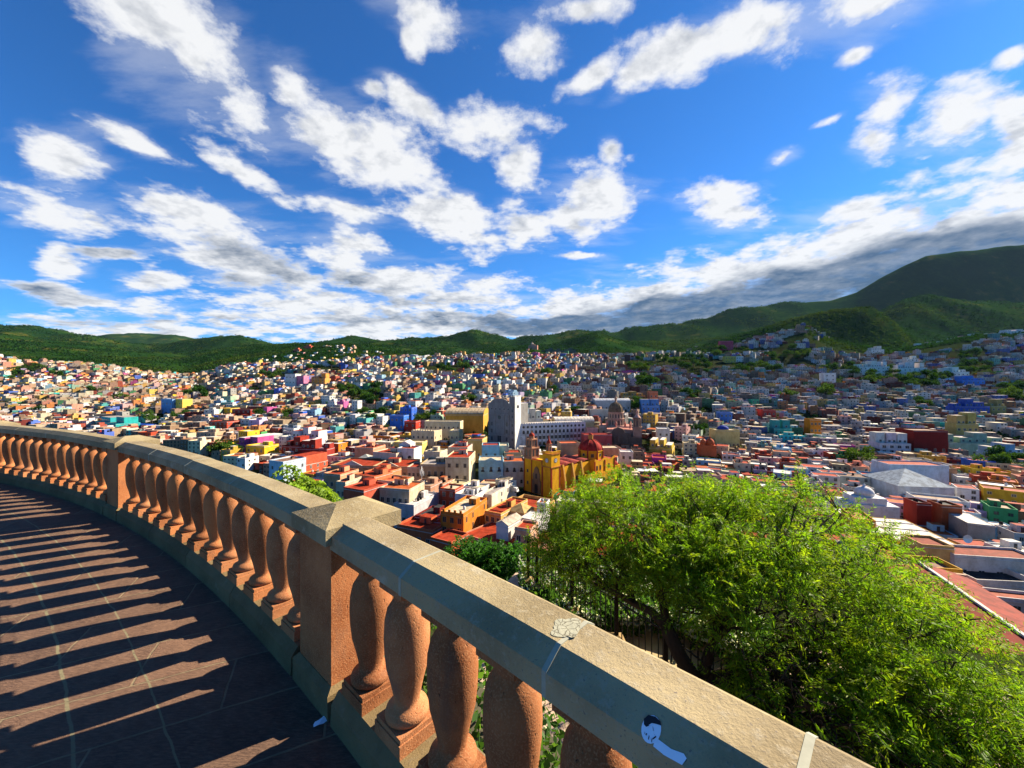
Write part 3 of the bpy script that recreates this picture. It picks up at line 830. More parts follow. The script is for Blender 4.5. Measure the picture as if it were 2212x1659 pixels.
# ------------------------------------------------------------------ the feathery tree below the balustrade
def big_tree():
    r = np.random.default_rng(11)
    rr = random.Random(12)
    root = tag(empty('mesquite_tree', (2.95, 5.35, GZ0)), 'broad feathery mesquite with bright green leaves and dark branches below the rail', 'tree')
    off = Matrix.Translation(-root.location)
    EL = [((2.65, 7.0, -1.05), (1.95, 1.8, 1.05)), ((4.2, 6.5, -1.15), (2.1, 1.8, 1.15)), ((5.35, 5.9, -2.1), (1.5, 1.6, .95)), ((6.0, 5.1, -3.0), (1.5, 1.2, .75)),
          ((1.35, 7.4, -1.75), (1.0, 1.1, .85)), ((4.3, 5.0, -2.2), (1.4, .9, .65)), ((5.3, 4.3, -3.05), (1.3, .7, .55)), ((3.3, 5.9, -1.45), (1.5, 1.2, .85)), ((3.7, 4.7, -2.5), (1.2, .7, .5)), ((4.7, 4.0, -3.0), (1.1, .6, .45))]
    base = Vector((2.95, 5.35, GZ0 - .2)); k1 = Vector((2.72, 5.6, -2.75)); fk = Vector((2.35, 5.85, -2.05))
    mb = MB()
    mb.tube([base, Vector((2.92, 5.42, -3.3)), k1, Vector((2.5, 5.75, -2.4)), fk], [.15, .13, .115, .11, .10], 10, mat='bark')
    trunk = mb.build('trunk', root); trunk.matrix_parent_inverse = off
    tips = []
    def grow(m_, p, tgt, rad, n=5, wob=.12):
        pts, rads = [p], [rad]
        for k in range(1, n + 1):
            t = k / n
            q = p.lerp(tgt, t) + Vector((rr.uniform(-wob, wob), rr.uniform(-wob, wob), rr.uniform(-wob, wob) + .10 * math.sin(math.pi * t)))
            pts.append(q); rads.append(rad * (1 - .62 * t))
        m_.tube(pts, rads, 7, mat='bark')
        return pts, rads
    for (c, e) in EL:
        c, e = Vector(c), Vector(e)
        m_ = MB()
        start = fk if c.x < 3.0 else k1
        pts, rads = grow(m_, start, c + Vector((0, 0, -e.z * .35)), .075)
        for pi in (2, 3, 4, 5):
            for k in range(5):
                d = Vector((rr.gauss(0, 1), rr.gauss(0, 1), abs(rr.gauss(0, .8)) - .1)).normalized()
                tgt = c + Vector((d.x * e.x, d.y * e.y, d.z * e.z)) * rr.uniform(.6, .9)
                p2, r2_ = grow(m_, pts[pi], tgt, max(.016, rads[pi] * .5), 4, .10)
                for q in p2[2:]:
                    for _ in range(3):
                        d2 = Vector((rr.gauss(0, 1), rr.gauss(0, 1), rr.gauss(.2, .8))).normalized()
                        p3, _r = grow(m_, q, q + d2 * rr.uniform(.25, .6), .009, 3, .04)
                        tips.extend(p3[1:])
        lb = m_.build('limb', root); lb.matrix_parent_inverse = off
    tips = np.array([tuple(t) for t in tips])
    # sprays: short twigs set along the shell of the crown and at the branch tips
    n = 15500
    w = np.array([e[0] * e[1] + e[0] * e[2] for _, e in EL]); w[5:7] *= .45; w[8:] *= .5
    ki = r.choice(len(EL), n, p=w / w.sum())
    cs, es = np.array([c for c, _ in EL])[ki], np.array([e for _, e in EL])[ki]
    d = r.normal(0, 1, (n, 3)); d /= np.linalg.norm(d, axis=1, keepdims=True)
    d[:, 2] = np.where(d[:, 2] < -.25, -d[:, 2] * .6, d[:, 2])
    rad = (1 - r.random(n) ** 2.2 * .62) * (0.78 + 0.42 * fbm2(d[:, 0] * 3 + ki * 7, d[:, 1] * 3 + d[:, 2] * 2, 3, 5))
    P0 = cs + d * es * rad[:, None]
    m = 3500
    ti = r.choice(len(tips), m)
    P0 = np.concatenate([P0, tips[ti] + r.normal(0, .05, (m, 3))])
    D0 = np.concatenate([d, r.normal(0, 1, (m, 3))])
    D0 = D0 * .8 + r.normal(0, .6, D0.shape) + np.array([.1, 0, .35]); D0 /= np.linalg.norm(D0, axis=1, keepdims=True)
    N = len(P0)
    dens = fbm2(P0[:, 0] * 1.1 + 4, P0[:, 1] * 1.1 + P0[:, 2] * 1.3, 4, 12)
    keep = r.random(N) < np.clip((dens - .27) * 5.0, .12, 1)
    P0, D0 = P0[keep], D0[keep]; N = len(P0)
    tone = r.uniform(.65, 1.3, (N, 1)) * (np.array([[.150, .290, .012]]) + (r.random((N, 1)) < .35) * np.array([[.10, .065, .002]]))
    qs, cc = [], []
    L = r.uniform(.16, .34, N)
    # twig
    q, _ = blades(P0, D0, L, np.full(N, .0035), None, r, .15)
    qs.append(q); cc.append(np.tile([[.05, .05, .02]], (N, 1)))
    side = np.cross(D0, r.normal(0, 1, (N, 3))); side /= np.linalg.norm(side, axis=1, keepdims=True)
    K = 9
    for k in range(K):
        t = (k + .6) / K
        root_p = P0 + D0 * (L * t)[:, None] + np.array([0, 0, -.15]) * (L * t * t)[:, None]
        for sgn in (-1, 1):
            dd = side * sgn + D0 * .55 + r.normal(0, .22, (N, 3))
            ln = (0.085 - 0.045 * abs(t - .45)) * r.uniform(.6, 1.25, N)
            q, c = blades(root_p, dd, ln, r.uniform(.0055, .0095, N), tone * r.uniform(.8, 1.2, (N, 1)), r, .12)
            qs.append(q); cc.append(c)
    o = quads_object('crown', np.concatenate(qs), np.concatenate(cc), 'leaf', root)
    o.matrix_parent_inverse = off
big_tree()

def leafy_shrub(name, label, cat, ells, base, n, s, tone, seed, droop=.3, trunk=.06, frond=False, mat='leaf'):
    r = np.random.default_rng(seed)
    rr = random.Random(seed)
    root = tag(empty(name, base), label, cat)
    off = Matrix.Translation(-root.location)
    m_ = MB()
    b = Vector(base)
    for c, e in ells:
        c = Vector(c)
        m_.tube([b, b.lerp(c, .5) + Vector((rr.uniform(-.2, .2), rr.uniform(-.2, .2), 0)), c], [trunk, trunk * .7, trunk * .4], 7, mat='bark')
        for k in range(9):
            d = Vector((rr.gauss(0, 1), rr.gauss(0, 1), rr.gauss(.3, .7))).normalized()
            m_.tube([b.lerp(c, rr.uniform(.5, 1)), c + Vector((d.x * e[0], d.y * e[1], d.z * e[2])) * .8], [trunk * .3, trunk * .1], 5, mat='bark')
    t_ = m_.build('trunk', root); t_.matrix_parent_inverse = off
    w = np.array([e[0] * e[1] for _, e in ells]); ki = r.choice(len(ells), n, p=w / w.sum())
    cs, es = np.array([c for c, _ in ells])[ki], np.array([e for _, e in ells])[ki]
    d = r.normal(0, 1, (n, 3)); d /= np.linalg.norm(d, axis=1, keepdims=True)
    rad = (1 - r.random(n) ** 2 * .6) * (.7 + .5 * fbm2(d[:, 0] * 3 + ki * 5, d[:, 1] * 3 + d[:, 2] * 3, 3, seed))
    P0 = cs + d * es * rad[:, None]
    D0 = d * .7 + r.normal(0, .5, (n, 3)) + np.array([0, 0, .15]); D0 /= np.linalg.norm(D0, axis=1, keepdims=True)
    qs, cc = [], []
    L = r.uniform(.7, 1.3, n) * s
    side = np.cross(D0, np.array([0, 0, 1.0]) + r.normal(0, .3, (n, 3))); side /= np.linalg.norm(side, axis=1, keepdims=True)
    tn = np.array(tone) * r.uniform(.6, 1.35, (n, 1))
    K = 8 if frond else 4
    for k in range(K):
        t = (k + .5) / K
        rp = P0 + D0 * (L * t)[:, None] + np.array([0, 0, -droop]) * (L * t * t)[:, None]
        for sg in (-1, 1):
            q, c = blades(rp, side * sg + D0 * .6 + r.normal(0, .15, (n, 3)), L * (.42 if frond else .6) * (1.1 - t * .6), L * (.075 if frond else .14), tn * r.uniform(.85, 1.15, (n, 1)), r, droop)
            qs.append(q); cc.append(c)
    o = quads_object('crown', np.concatenate(qs), np.concatenate(cc), mat, root)
    o.matrix_parent_inverse = off
leafy_shrub('jacaranda_tree', 'dark green fern-leaved tree top rising just beyond the near coping', 'tree',
    [((-1.2, 13.2, -5.0), (1.3, 1.2, 1.3)), ((-.1, 12.8, -5.0), (1.3, 1.1, 1.25)), ((.9, 12.4, -5.5), (1.0, 1.0, 1.1)), ((-.4, 12.0, -6.1), (1.4, 1.0, 1.1))], (-.3, 12.8, -11), 5200, .30, (.045, .150, .018), 31, frond=True)
leafy_shrub('bamboo_shrub', 'light yellow green shrub tips showing over the middle coping', 'shrub',
    [((-4.95, 8.6, -.85), (.40, .4, .62)), ((-4.45, 8.4, -.95), (.4, .4, .5)), ((-4.05, 8.2, -1.1), (.35, .4, .5))], (-4.5, 8.6, -3.5), 620, .22, (.22, .34, .035), 33, droop=.6, trunk=.02)
# ------------------------------------------------------------------ the town
PAL = {'white': (.78, .78, .78), 'cream': (.72, .62, .42), 'tan': (.50, .36, .23), 'bare brick': (.42, .25, .16), 'ochre': (.60, .36, .06), 'yellow': (.80, .52, .04),
       'orange': (.72, .24, .03), 'salmon': (.74, .32, .20), 'pink': (.76, .42, .40), 'brick red': (.42, .07, .035), 'maroon': (.20, .025, .022), 'sky blue': (.25, .52, .80),
       'cobalt blue': (.04, .14, .66), 'turquoise': (.05, .52, .52), 'mint green': (.42, .66, .48), 'green': (.08, .36, .14), 'lilac': (.52, .42, .74), 'magenta': (.58, .06, .34),
       'grey': (.34, .33, .31), 'pale grey': (.56, .56, .56), 'brown': (.26, .15, .09)}
ROOFC = {'red': (.38, .052, .020), 'grey': (.40, .38, .36), 'white': (.74, .73, .70), 'brown': (.28, .17, .12), 'tan': (.50, .38, .26), 'orange': (.50, .13, .04), 'dark': (.05, .055, .06), 'cream': (.66, .58, .40), 'green': (.08, .25, .12)}
FOOT, PROT, ANCH = [], [], []

WIN = {}
def win_data(w, h, frame, kind='plain'):
    key = (round(w, 2), round(h, 2), frame, kind)
    if key in WIN: return WIN[key]
    fr, pn = MB(), MB()
    if kind == 'plain':
        fr.box(-w / 2 - .16, w / 2 + .16, -.07, .02, -.10, h + .16, frame)
        pn.box(-w / 2, w / 2, -.09, -.06, 0, h, mat='glass')
        if w > .9:
            pn.box(-.04, .04, -.11, -.06, 0, h, frame)
    elif kind == 'arch':
        n = 10
        arc = lambda r, o: [(-r, -o, 0), (r, -o, 0)] + [(r * math.cos(math.pi * k / n), -o, h - r + r * math.sin(math.pi * k / n)) for k in range(n + 1)]
        fr.face([(p[0], p[1], p[2] - .0) for p in [(-w/2-.18, -.07, -.1), (w/2+.18, -.07, -.1)] + [((w/2+.18) * math.cos(math.pi*k/n), -.07, h - w/2 + (w/2+.18) * math.sin(math.pi*k/n)) for k in range(n + 1)]], frame)
        pn.face(arc(w / 2, .10), mat='glass')
    elif kind == 'round':
        n = 16
        fr.face([((w/2+.25) * math.cos(2*math.pi*k/n), -.07, (w/2+.25) * math.sin(2*math.pi*k/n)) for k in range(n)], frame)
        pn.face([(w/2 * math.cos(2*math.pi*k/n), -.10, w/2 * math.sin(2*math.pi*k/n)) for k in range(n)], mat='glass')
    WIN[key] = (fr.data('window'), pn.data('pane'))
    return WIN[key]

def put_window(parent, x, y, z, w, h, frame, kind='plain', rz=0.0, name='window', pane=True):
    fd, pd = win_data(w, h, frame, kind)
    o = bpy.data.objects.new(name, fd); COL.objects.link(o)
    o.location = (x, y, z); o.rotation_euler = (0, 0, rz); o.parent = parent
    if pane:
        p = bpy.data.objects.new('pane', pd); COL.objects.link(p); p.parent = o
    return o

def shell(w, d, z0, h, col, roofcol, par=.7, roofmat='roof', wt_=.25):
    """outer walls with a parapet; roof slab separately"""
    m_ = MB()
    x = w / 2
    O = [(-x, 0), (x, 0), (x, d), (-x, d)]
    I = [(-x + wt_, wt_), (x - wt_, wt_), (x - wt_, d - wt_), (-x + wt_, d - wt_)]
    zr = h - par
    for k in range(4):
        a, b = O[k], O[(k + 1) % 4]; c, e = I[k], I[(k + 1) % 4]
        m_.face([(*a, z0), (*b, z0), (*b, h), (*a, h)], col)
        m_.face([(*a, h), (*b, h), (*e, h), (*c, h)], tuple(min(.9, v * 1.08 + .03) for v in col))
        m_.face([(*e, zr - .1), (*c, zr - .1), (*c, h), (*e, h)], col)
    r_ = MB()
    r_.face([(*I[k], zr) for k in range(4)], roofcol, roofmat)
    return m_, r_

def tank_mb(x, y, z, black=True, s=1.0):
    m_ = MB()
    c = (.02, .02, .022) if black else (.72, .72, .72)
    m_.lathe([(.55 * s, z), (.58 * s, z + 1.0 * s), (.5 * s, z + 1.2 * s), (.2 * s, z + 1.32 * s), (.18 * s, z + 1.42 * s)], x, y, 10, c, 'plaster')
    return m_

def dish(parent, x, y, z, s=.6):
    m_ = MB()
    m_.tube([(x, y, z), (x, y, z + 1.0)], .04, 5, (.6, .6, .6), 'metal')
    n = 12
    V = [(x, y - .05, z + 1.2)] + [(x + s * math.cos(2*math.pi*k/n), y - .3 + .12 * math.sin(2*math.pi*k/n), z + 1.2 + s * math.sin(2*math.pi*k/n)) for k in range(n)]
    m_.mesh(V, [(0, 1 + k, 1 + (k + 1) % n) for k in range(n)], (.7, .7, .7), 'metal')
    m_.build('satellite_dish', parent)

rw = random.Random(77)
def building(label, x0, x1, ytop, Y, d=12.0, th=-18.0, wall='white', roof='red', fl=2, nc=3, cat='house', name='house', group=None, short=None, side=True, win='plain', par=.7,
             frame=None, tank=0, room=0, crenel=False, gable=None, pediment=False, balcony=False, vault=False, hip=False, base=None, wcol=None, rcol=None, parts=True, cornice=True, ribs=0, awning=False, door=True, ww=1.5, wh=2.1, steps=0):
    X0 = (x0 - CX) / F * Y
    c, s = math.cos(R(th)), math.sin(R(th))
    u1 = (x1 - CX) / F
    w = (u1 * Y - X0) / (c - u1 * s)
    ztop = EYE - (ytop - CY) / F * Y
    cen = Vector((X0 + c * w / 2, Y + s * w / 2, 0))
    cors = [(cen.x + c * a - s * b, cen.y + s * a + c * b) for a in (-w / 2, w / 2) for b in (0, d)]
    zb = base if base is not None else min(h1(*p) for p in cors)
    h = ztop - zb
    if h < 3.2: h, zb = 3.2, ztop - 3.2
    root = tag(empty(name, (cen.x, cen.y, zb), R(th)), label, cat, group)
    wc = wcol or PAL[wall]; rc = rcol or ROOFC[roof]
    fr = frame or tuple(min(.85, v * .35 + .45) for v in wc)
    full = h
    if steps: h = h * .62
    m_, r_ = shell(w, d, -5.0, h, wc, rc, par)
    if cornice:
        m_.box(-w / 2 - .18, w / 2 + .18, -.18, -.003, h - par - .35, h - par - .1, fr)
        m_.box(w / 2 + .003, w / 2 + .18, 0, d, h - par - .35, h - par - .1, fr)
    if crenel:
        n = max(3, int(w / 2.2))
        for k in range(n):
            xx = -w / 2 + (k + .5) * w / n
            m_.box(xx - .5, xx + .5, .02, .3, h + .002, h + .9, wc)
    if pediment:
        m_.mesh([(-w * .24, -.22, h), (w * .24, -.22, h), (0, -.22, h + w * .11), (-w * .24, .4, h), (w * .24, .4, h), (0, .4, h + w * .11)], [(0, 1, 2), (0, 2, 5, 3), (1, 4, 5, 2), (4, 3, 5)], fr)
    m_.build('wall', root)
    if ribs:
        for k in range(ribs):
            yy = d * (k + .7) / (ribs + .4)
            r_.box(-w / 2 + .4, w / 2 - .4, yy - .12, yy + .12, h - par, h - par + .28, rc, 'roof')
    if vault or gable or hip:
        r_ = MB()
        if vault:
            n = 10
            P_ = [(-w / 2 * math.cos(math.pi * k / n), h - .2 + vault * math.sin(math.pi * k / n)) for k in range(n + 1)] if vault > 0 else None
            if vault > 0:
                for k in range(n):
                    r_.face([(P_[k][0], -.3, P_[k][1]), (P_[k + 1][0], -.3, P_[k + 1][1]), (P_[k + 1][0], d + .3, P_[k + 1][1]), (P_[k][0], d + .3, P_[k][1])], rc, 'roof', False)
                r_.face([(p[0], -.28, p[1]) for p in P_], wc)
            else:     # barrel running along x
                v = -vault
                P_ = [(d / 2 - d / 2 * math.cos(math.pi * k / n), h - .2 + v * math.sin(math.pi * k / n)) for k in range(n + 1)]
                for k in range(n):
                    for j in range(12):
                        xa, xb = -w / 2 - .3 + (w + .6) * j / 12, -w / 2 - .3 + (w + .6) * (j + .94) / 12
                        r_.face([(xb, P_[k][0], P_[k][1]), (xb, P_[k + 1][0], P_[k + 1][1]), (xa, P_[k + 1][0], P_[k + 1][1]), (xa, P_[k][0], P_[k][1])], rc, 'roof')
                for xx in (-w / 2 - .3, w / 2 + .3):
                    r_.face([(xx, p[0], p[1]) for p in P_], wc)
        elif gable == 'y':
            g = h + w * .28
            r_.face([(-w/2-.3, -.3, h + .02), (0, -.3, g), (0, d+.3, g), (-w/2-.3, d+.3, h + .02)], rc, 'roof'); r_.face([(0, -.3, g), (w/2+.3, -.3, h + .02), (w/2+.3, d+.3, h + .02), (0, d+.3, g)], rc, 'roof')
            r_.face([(-w/2, -.01, h), (w/2, -.01, h), (0, -.01, g - .1)], wc); r_.face([(w/2, d, h), (-w/2, d, h), (0, d, g - .1)], wc)
        elif gable == 'x':
            g = h + d * .24
            r_.face([(-w/2-.3, -.4, h + .02), (w/2+.3, -.4, h + .02), (w/2+.3, d/2, g), (-w/2-.3, d/2, g)], rc, 'roof'); r_.face([(w/2+.3, d+.4, h + .02), (-w/2-.3, d+.4, h + .02), (-w/2-.3, d/2, g), (w/2+.3, d/2, g)], rc, 'roof')
            r_.face([(w/2, 0, h), (w/2, d, h), (w/2, d/2, g - .1)], wc)
        elif hip:
            r_.mesh([(-w/2-.3, -.3, h + .02), (w/2+.3, -.3, h + .02), (w/2+.3, d+.3, h + .02), (-w/2-.3, d+.3, h + .02), (0, d/2, h + hip)], [(0, 1, 4), (1, 2, 4), (2, 3, 4), (3, 0, 4)], rc, 'roof')
    r_.build('roof', root)
    fh = (h - par - .3) / max(1, fl) if fl else 0
    if fl and win:
        hh = min(wh, fh * .55)
        for f_ in range(fl):
            zz = f_ * fh + fh * .30
            for k in range(nc):
                xx = -w / 2 + w * (k + .5) / nc
                if f_ == 0 and door and k == nc // 2 and fl > 1:
                    put_window(root, xx, -.003, .1, min(1.5, w / nc * .6), min(2.6, fh * .8), fr, 'plain', 0, 'door', True)
                    continue
                o = put_window(root, xx, -.003, zz, min(ww, w / nc * .5), hh, fr, win)
                if balcony and f_ == fl - 1 - (fl > 2):
                    b_ = MB()
                    b_.box(-1.0, 1.0, -.75, -.12, -.35, -.22, fr); b_.box(-1.0, 1.0, -.75, -.70, -.22, .65, mat='iron')
                    b_.build('balcony', o)
            if side:
                ns = max(1, min(4, int(d / 4.5)))
                for k in range(ns):
                    if rw.random() < .55:
                        yy = d * (k + .5) / ns
                        if s * -(cen.x) > -1e9 and (cen.x < w or th > 0 or True):
                            put_window(root, w / 2 + .003, yy, zz, min(ww, 1.1), hh, fr, 'plain', R(90))
    if steps:
        xa = -w / 2
        for k in range(steps):
            wk = w / steps * rw.uniform(.55, .95); xk = -w / 2 + w / steps * k + rw.uniform(0, w / steps - wk)
            zk = h + (full - h) * (1.0 if k == steps // 2 else rw.uniform(.35, 1.0))
            y0 = rw.uniform(1.2, d * .4)
            q_ = MB(); q_.box(xk, xk + wk, y0, d - .6, h - par, zk, tuple(v * rw.uniform(.9, 1.05) for v in wc), top=rc, topmat='roof')
            ub = q_.build('upper_storey', root)
            for j in range(max(1, int(wk / 3.2))):
                put_window(ub, xk + (j + .5) * wk / max(1, int(wk / 3.2)), y0 - .003, h + .4, 1.5, min(1.8, (zk - h) * .6), fr)
    zr = h - par
    if not (vault or gable or hip):
        for k in range(tank):
            tank_mb(rw.uniform(-w * .35, w * .35), rw.uniform(d * .3, d * .85), zr, rw.random() < .6).build('water_tank', root)
        for k in range(room):
            q_ = MB(); rx, ry = rw.uniform(-w * .2, w * .2), rw.uniform(d * .45, d * .7)
            q_.box(rx - w * .17, rx + w * .17, ry, ry + min(4, d * .3), zr, zr + 2.6, wc, top=rc, topmat='roof')
            q_.box(rx - .5, rx + .5, ry - .04, ry - .01, zr, zr + 2.0, mat='glass')
            q_.build('rooftop_room', root)
    FOOT.append((cen.x - s * d / 2, cen.y + c * d / 2, math.hypot(w, d) / 2 * .85))
    PROT.append((x0 - 2, x1 + 2, ytop, min(CY + F * (EYE - zb) / Y, ytop + (CY + F * (EYE - zb) / Y - ytop) * .7), Y - 1))
    if short: ANCH.append(((x0 + x1) / 2, ytop + 8, short))
    return root
B = building

# foreground block of the old town
r_ = B('grey white warehouse with white flat roof in front of the orange house', 851, 894, 1086, 173, 21, -20, 'pale grey', 'white', 1, 1, cat='warehouse', name='warehouse', short='the grey white warehouse', side=False, tank=2, room=2, wcol=(.55, .54, .58), door=False)
dish(r_, 1, 8, 10); 
B('low maroon house with white framed windows and a dark flat roof', 896, 938, 1113, 165, 14, -20, 'maroon', 'dark', 1, 4, short='the low maroon house', frame=(.7, .68, .62), wh=2.0, room=1)
B('small mauve grey annex squeezed beside the orange house', 936, 953, 1128, 160, 8, -20, 'lilac', 'grey', 2, 2, wcol=(.36, .27, .30))
B('orange house with wavy white parapet and iron balconies', 952, 1001, 1104, 155, 23, -20, 'orange', 'cream', 3, 3, short='the orange balcony house', balcony=True, par=1.1, frame=(.55, .30, .12), tank=1, room=1, crenel=True, wcol=(.66, .22, .03))
B('dark red house with a salmon side wall behind the orange house', 951, 983, 1054, 188, 9, -20, 'brick red', 'cream', 3, 2, short='the dark red house', wcol=(.46, .085, .04), tank=1)
B('white house with an open rooftop room above a dark green awning', 983, 1027, 1066, 180, 10, -20, 'white', 'grey', 2, 3, short='the white rooftop house', room=2, par=1.6, tank=1)
B('white annex with green sheet roof beside the orange house', 985, 1022, 1112, 165, 11, -20, 'white', 'green', 1, 2, par=.2, tank=1)
B('long cream building with a row of top windows towards the church', 1040, 1062, 1066, 186, 30, -24, 'cream', 'grey', 3, 1, short='the long cream building', wcol=(.74, .68, .56), room=2, tank=2)
B('white roof terrace house in front of the black and white striped roof', 1000, 1040, 1050, 200, 9, -24, 'white', 'cream', 2, 2, tank=2, room=1)
B('cream house with a black and white striped roof', 1070, 1098, 1036, 214, 8, -20, 'cream', 'cream', 2, 2, short='the striped roof house', ribs=6, par=.4)
B('yellow house with stepped red roofs by the striped roof', 1047, 1082, 1103, 165, 24, -30, 'ochre', 'red', 2, 3, short='the stepped yellow house', wcol=(.70, .44, .13), ribs=4, room=1, tank=1)
B('low red roofed court before the yellow church front', 1096, 1166, 1085, 186, 16, -32, 'ochre', 'red', 1, 4, short='the low red court', wcol=(.62, .40, .14), par=1.4)
B('tan pyramid skylight roof inside the red court', 1096, 1132, 1102, 168, 9, -32, 'ochre', 'tan', 1, 2, hip=2.6, rcol=(.66, .45, .18), wcol=(.66, .45, .16))
B('small white gable house with beige roof among red terraces', 1072, 1098, 1130, 146, 10, -32, 'white', 'cream', 1, 2, gable='y', short='the white gable house', rcol=(.56, .50, .40))
B('peach house with a single dark window below the tree', 1112, 1146, 1138, 140, 8, -24, 'salmon', 'red', 2, 2, wcol=(.74, .45, .30), short='the peach house')
B('long salmon wall with wide red flat roof nearest the trees', 1001, 1131, 1152, 150, 22, -39, 'salmon', 'red', 0, 0, short='the long salmon wall', par=.5, wcol=(.66, .32, .20))
B('red terrace roofs with white chimneys just over the coping', 858, 934, 1132, 156, 13, -24, 'brick red', 'red', 1, 4, par=1.0, tank=2, room=1, wcol=(.60, .14, .06))
B('red roofed house hidden low behind the coping by the orange house', 930, 975, 1160, 142, 10, -30, 'brick red', 'red', 1, 2, par=.8, wcol=(.55, .12, .05))
B('white chimney tower house beside the mesquite', 1160, 1180, 1085, 168, 6, -20, 'white', 'red', 2, 1, tank=1)
B('white sheet roofed shed between peach house and tree', 1124, 1160, 1118, 152, 9, -30, 'pale grey', 'white', 1, 2, par=.15)
# middle rows
B('cream hotel of three storeys with iron balconies', 962, 1013, 988, 222, 22, -4, 'cream', 'red', 3, 3, cat='hotel', name='hotel', short='the cream hotel', balcony=True, wcol=(.66, .58, .40), room=1, tank=1, frame=(.42, .34, .22), wh=2.2)
B('light blue palace with a small pediment and three tall windows', 1034, 1087, 995, 235, 15, 2, 'sky blue', 'cream', 2, 3, short='the light blue palace', pediment=True, wcol=(.27, .52, .70), wh=2.6, ww=1.5, frame=(.40, .66, .80), balcony=True, cat='palace', name='palace')
B('sky blue rooftop block stepping back above the blue palace', 1041, 1079, 962, 262, 12, 2, 'sky blue', 'red', 2, 2, wcol=(.32, .62, .80), short='the blue rooftop block')
B('mint green annex beside the blue rooftop block', 1079, 1099, 963, 268, 12, 2, 'mint green', 'cream', 2, 1, wcol=(.50, .66, .58))
B('grey white palace with arched upper windows beside the yellow church', 1088, 1134, 997, 238, 14, 2, 'pale grey', 'orange', 2, 3, win='arch', short='the grey white palace', wcol=(.52, .52, .50), balcony=True, room=1, cat='palace', name='palace', wh=2.4)
B('tan rooftop house behind the grey white palace', 1090, 1126, 978, 262, 12, 4, 'tan', 'red', 1, 3, tank=1, wcol=(.60, .46, .28))
B('brown stone building with a long balcony beside the cream hotel', 907, 961, 1003, 226, 20, -3, 'tan', 'grey', 2, 4, short='the brown stone building', wcol=(.42, .33, .20), balcony=True, room=1, wh=2.5)
B('brown stone theatre front with an arched crest and red roof', 715, 806, 1005, 238, 24, -5, 'tan', 'red', 1, 8, cat='theatre', name='theatre', short='the stone theatre', wcol=(.36, .25, .13), pediment=True, wh=3.5)
B('stone mansion with a low white pediment and red courtyard roof', 806, 880, 1007, 234, 24, -5, 'tan', 'red', 2, 6, short='the stone mansion', wcol=(.48, .36, .22), pediment=True, room=1, frame=(.66, .58, .44))
B('narrow pale house between the mansion and brown stone building', 880, 907, 1009, 231, 14, -4, 'pale grey', 'red', 2, 3, wcol=(.56, .50, .42))
B('pale grey octagonal skylight roof over the theatre', 768, 798, 993, 262, 10, -5, 'cream', 'grey', 1, 3, hip=3.0, rcol=(.46, .50, .46))
B('white villa with an arched rooftop window above the red courtyard', 858, 894, 968, 262, 12, -12, 'white', 'red', 2, 2, short='the white arched villa', win='arch', ww=2.6, wh=2.4, tank=1)
B('white rooftop pavilion crowning the arched villa', 862, 886, 960, 272, 8, -12, 'white', 'white', 1, 1, gable='y', ww=3.5)
B('cream diagonal wall house with red terraces left of the villa', 806, 856, 976, 262, 16, -20, 'cream', 'red', 1, 2, room=2, wcol=(.72, .60, .46))
B('red terraces with water tanks left of the white villa', 766, 806, 966, 285, 16, -14, 'salmon', 'red', 1, 3, tank=3, room=1)
B('long yellow back wall behind the white villa', 850, 912, 955, 292, 12, -6, 'yellow', 'cream', 1, 3, wcol=(.66, .48, .16))
B('cream block with a tower room behind the brown stone building', 916, 950, 975, 248, 12, -14, 'cream', 'cream', 2, 2, room=1, wcol=(.68, .58, .42))
B('grey rendered house behind the cream hotel roof', 968, 1010, 966, 262, 16, -6, 'pale grey', 'red', 1, 3, room=2, wcol=(.56, .48, .40), tank=1)
B('ochre house with a dark red roof below the grey stone facade', 1011, 1042, 948, 292, 15, -10, 'ochre', 'red', 1, 2, short='the ochre house', wcol=(.66, .44, .14), rcol=(.30, .06, .04))
B('cream bell arch house right of the market hall', 971, 992, 930, 318, 12, -8, 'cream', 'grey', 2, 2, win='arch', wcol=(.66, .55, .32))
# terraces over the coping, left of centre
B('orange terrace house with a white canopy on its roof', 764, 808, 1024, 200, 13, -26, 'salmon', 'red', 2, 2, short='the white canopy house', wcol=(.66, .22, .10), room=2, tank=1)
B('salmon house with small windows behind the canopy house', 795, 836, 1016, 212, 12, -22, 'salmon', 'red', 2, 3, wcol=(.68, .28, .13), room=1)
B('red roofed house with black and white front near the coping', 726, 746, 1040, 186, 12, -16, 'cream', 'red', 2, 2, wcol=(.60, .50, .36), tank=1, room=1)
B('low red terrace house with white gable wall at the coping', 742, 786, 1052, 176, 14, -26, 'brick red', 'red', 1, 2, wcol=(.56, .12, .07), room=1)
B('orange red roof house left among the terraces', 699, 735, 1022, 205, 14, -18, 'salmon', 'red', 2, 3, wcol=(.70, .36, .20), room=1, tank=1)
B('long cream house with a row of dark windows and clay roof', 820, 884, 1053, 178, 15, -14, 'cream', 'orange', 2, 5, short='the long cream house', wcol=(.60, .50, .36), frame=(.66, .62, .54), room=2, tank=2)
B('red terrace with blue sheeting behind the long cream house', 812, 862, 1036, 196, 12, -22, 'cream', 'orange', 1, 3, tank=2, rcol=(.62, .16, .07))
B('cluttered roof house with many tanks below the brown stone building', 884, 930, 1046, 196, 12, -18, 'tan', 'tan', 2, 3, tank=4, room=1, wcol=(.46, .26, .18))
B('tan roof house with clutter below the cream hotel', 926, 956, 1042, 204, 11, -20, 'bare brick', 'orange', 2, 2, tank=3, room=1)
B('yellow green roof house below the cream hotel', 962, 996, 1044, 206, 10, -22, 'cream', 'cream', 2, 2, rcol=(.60, .56, .32), tank=1)
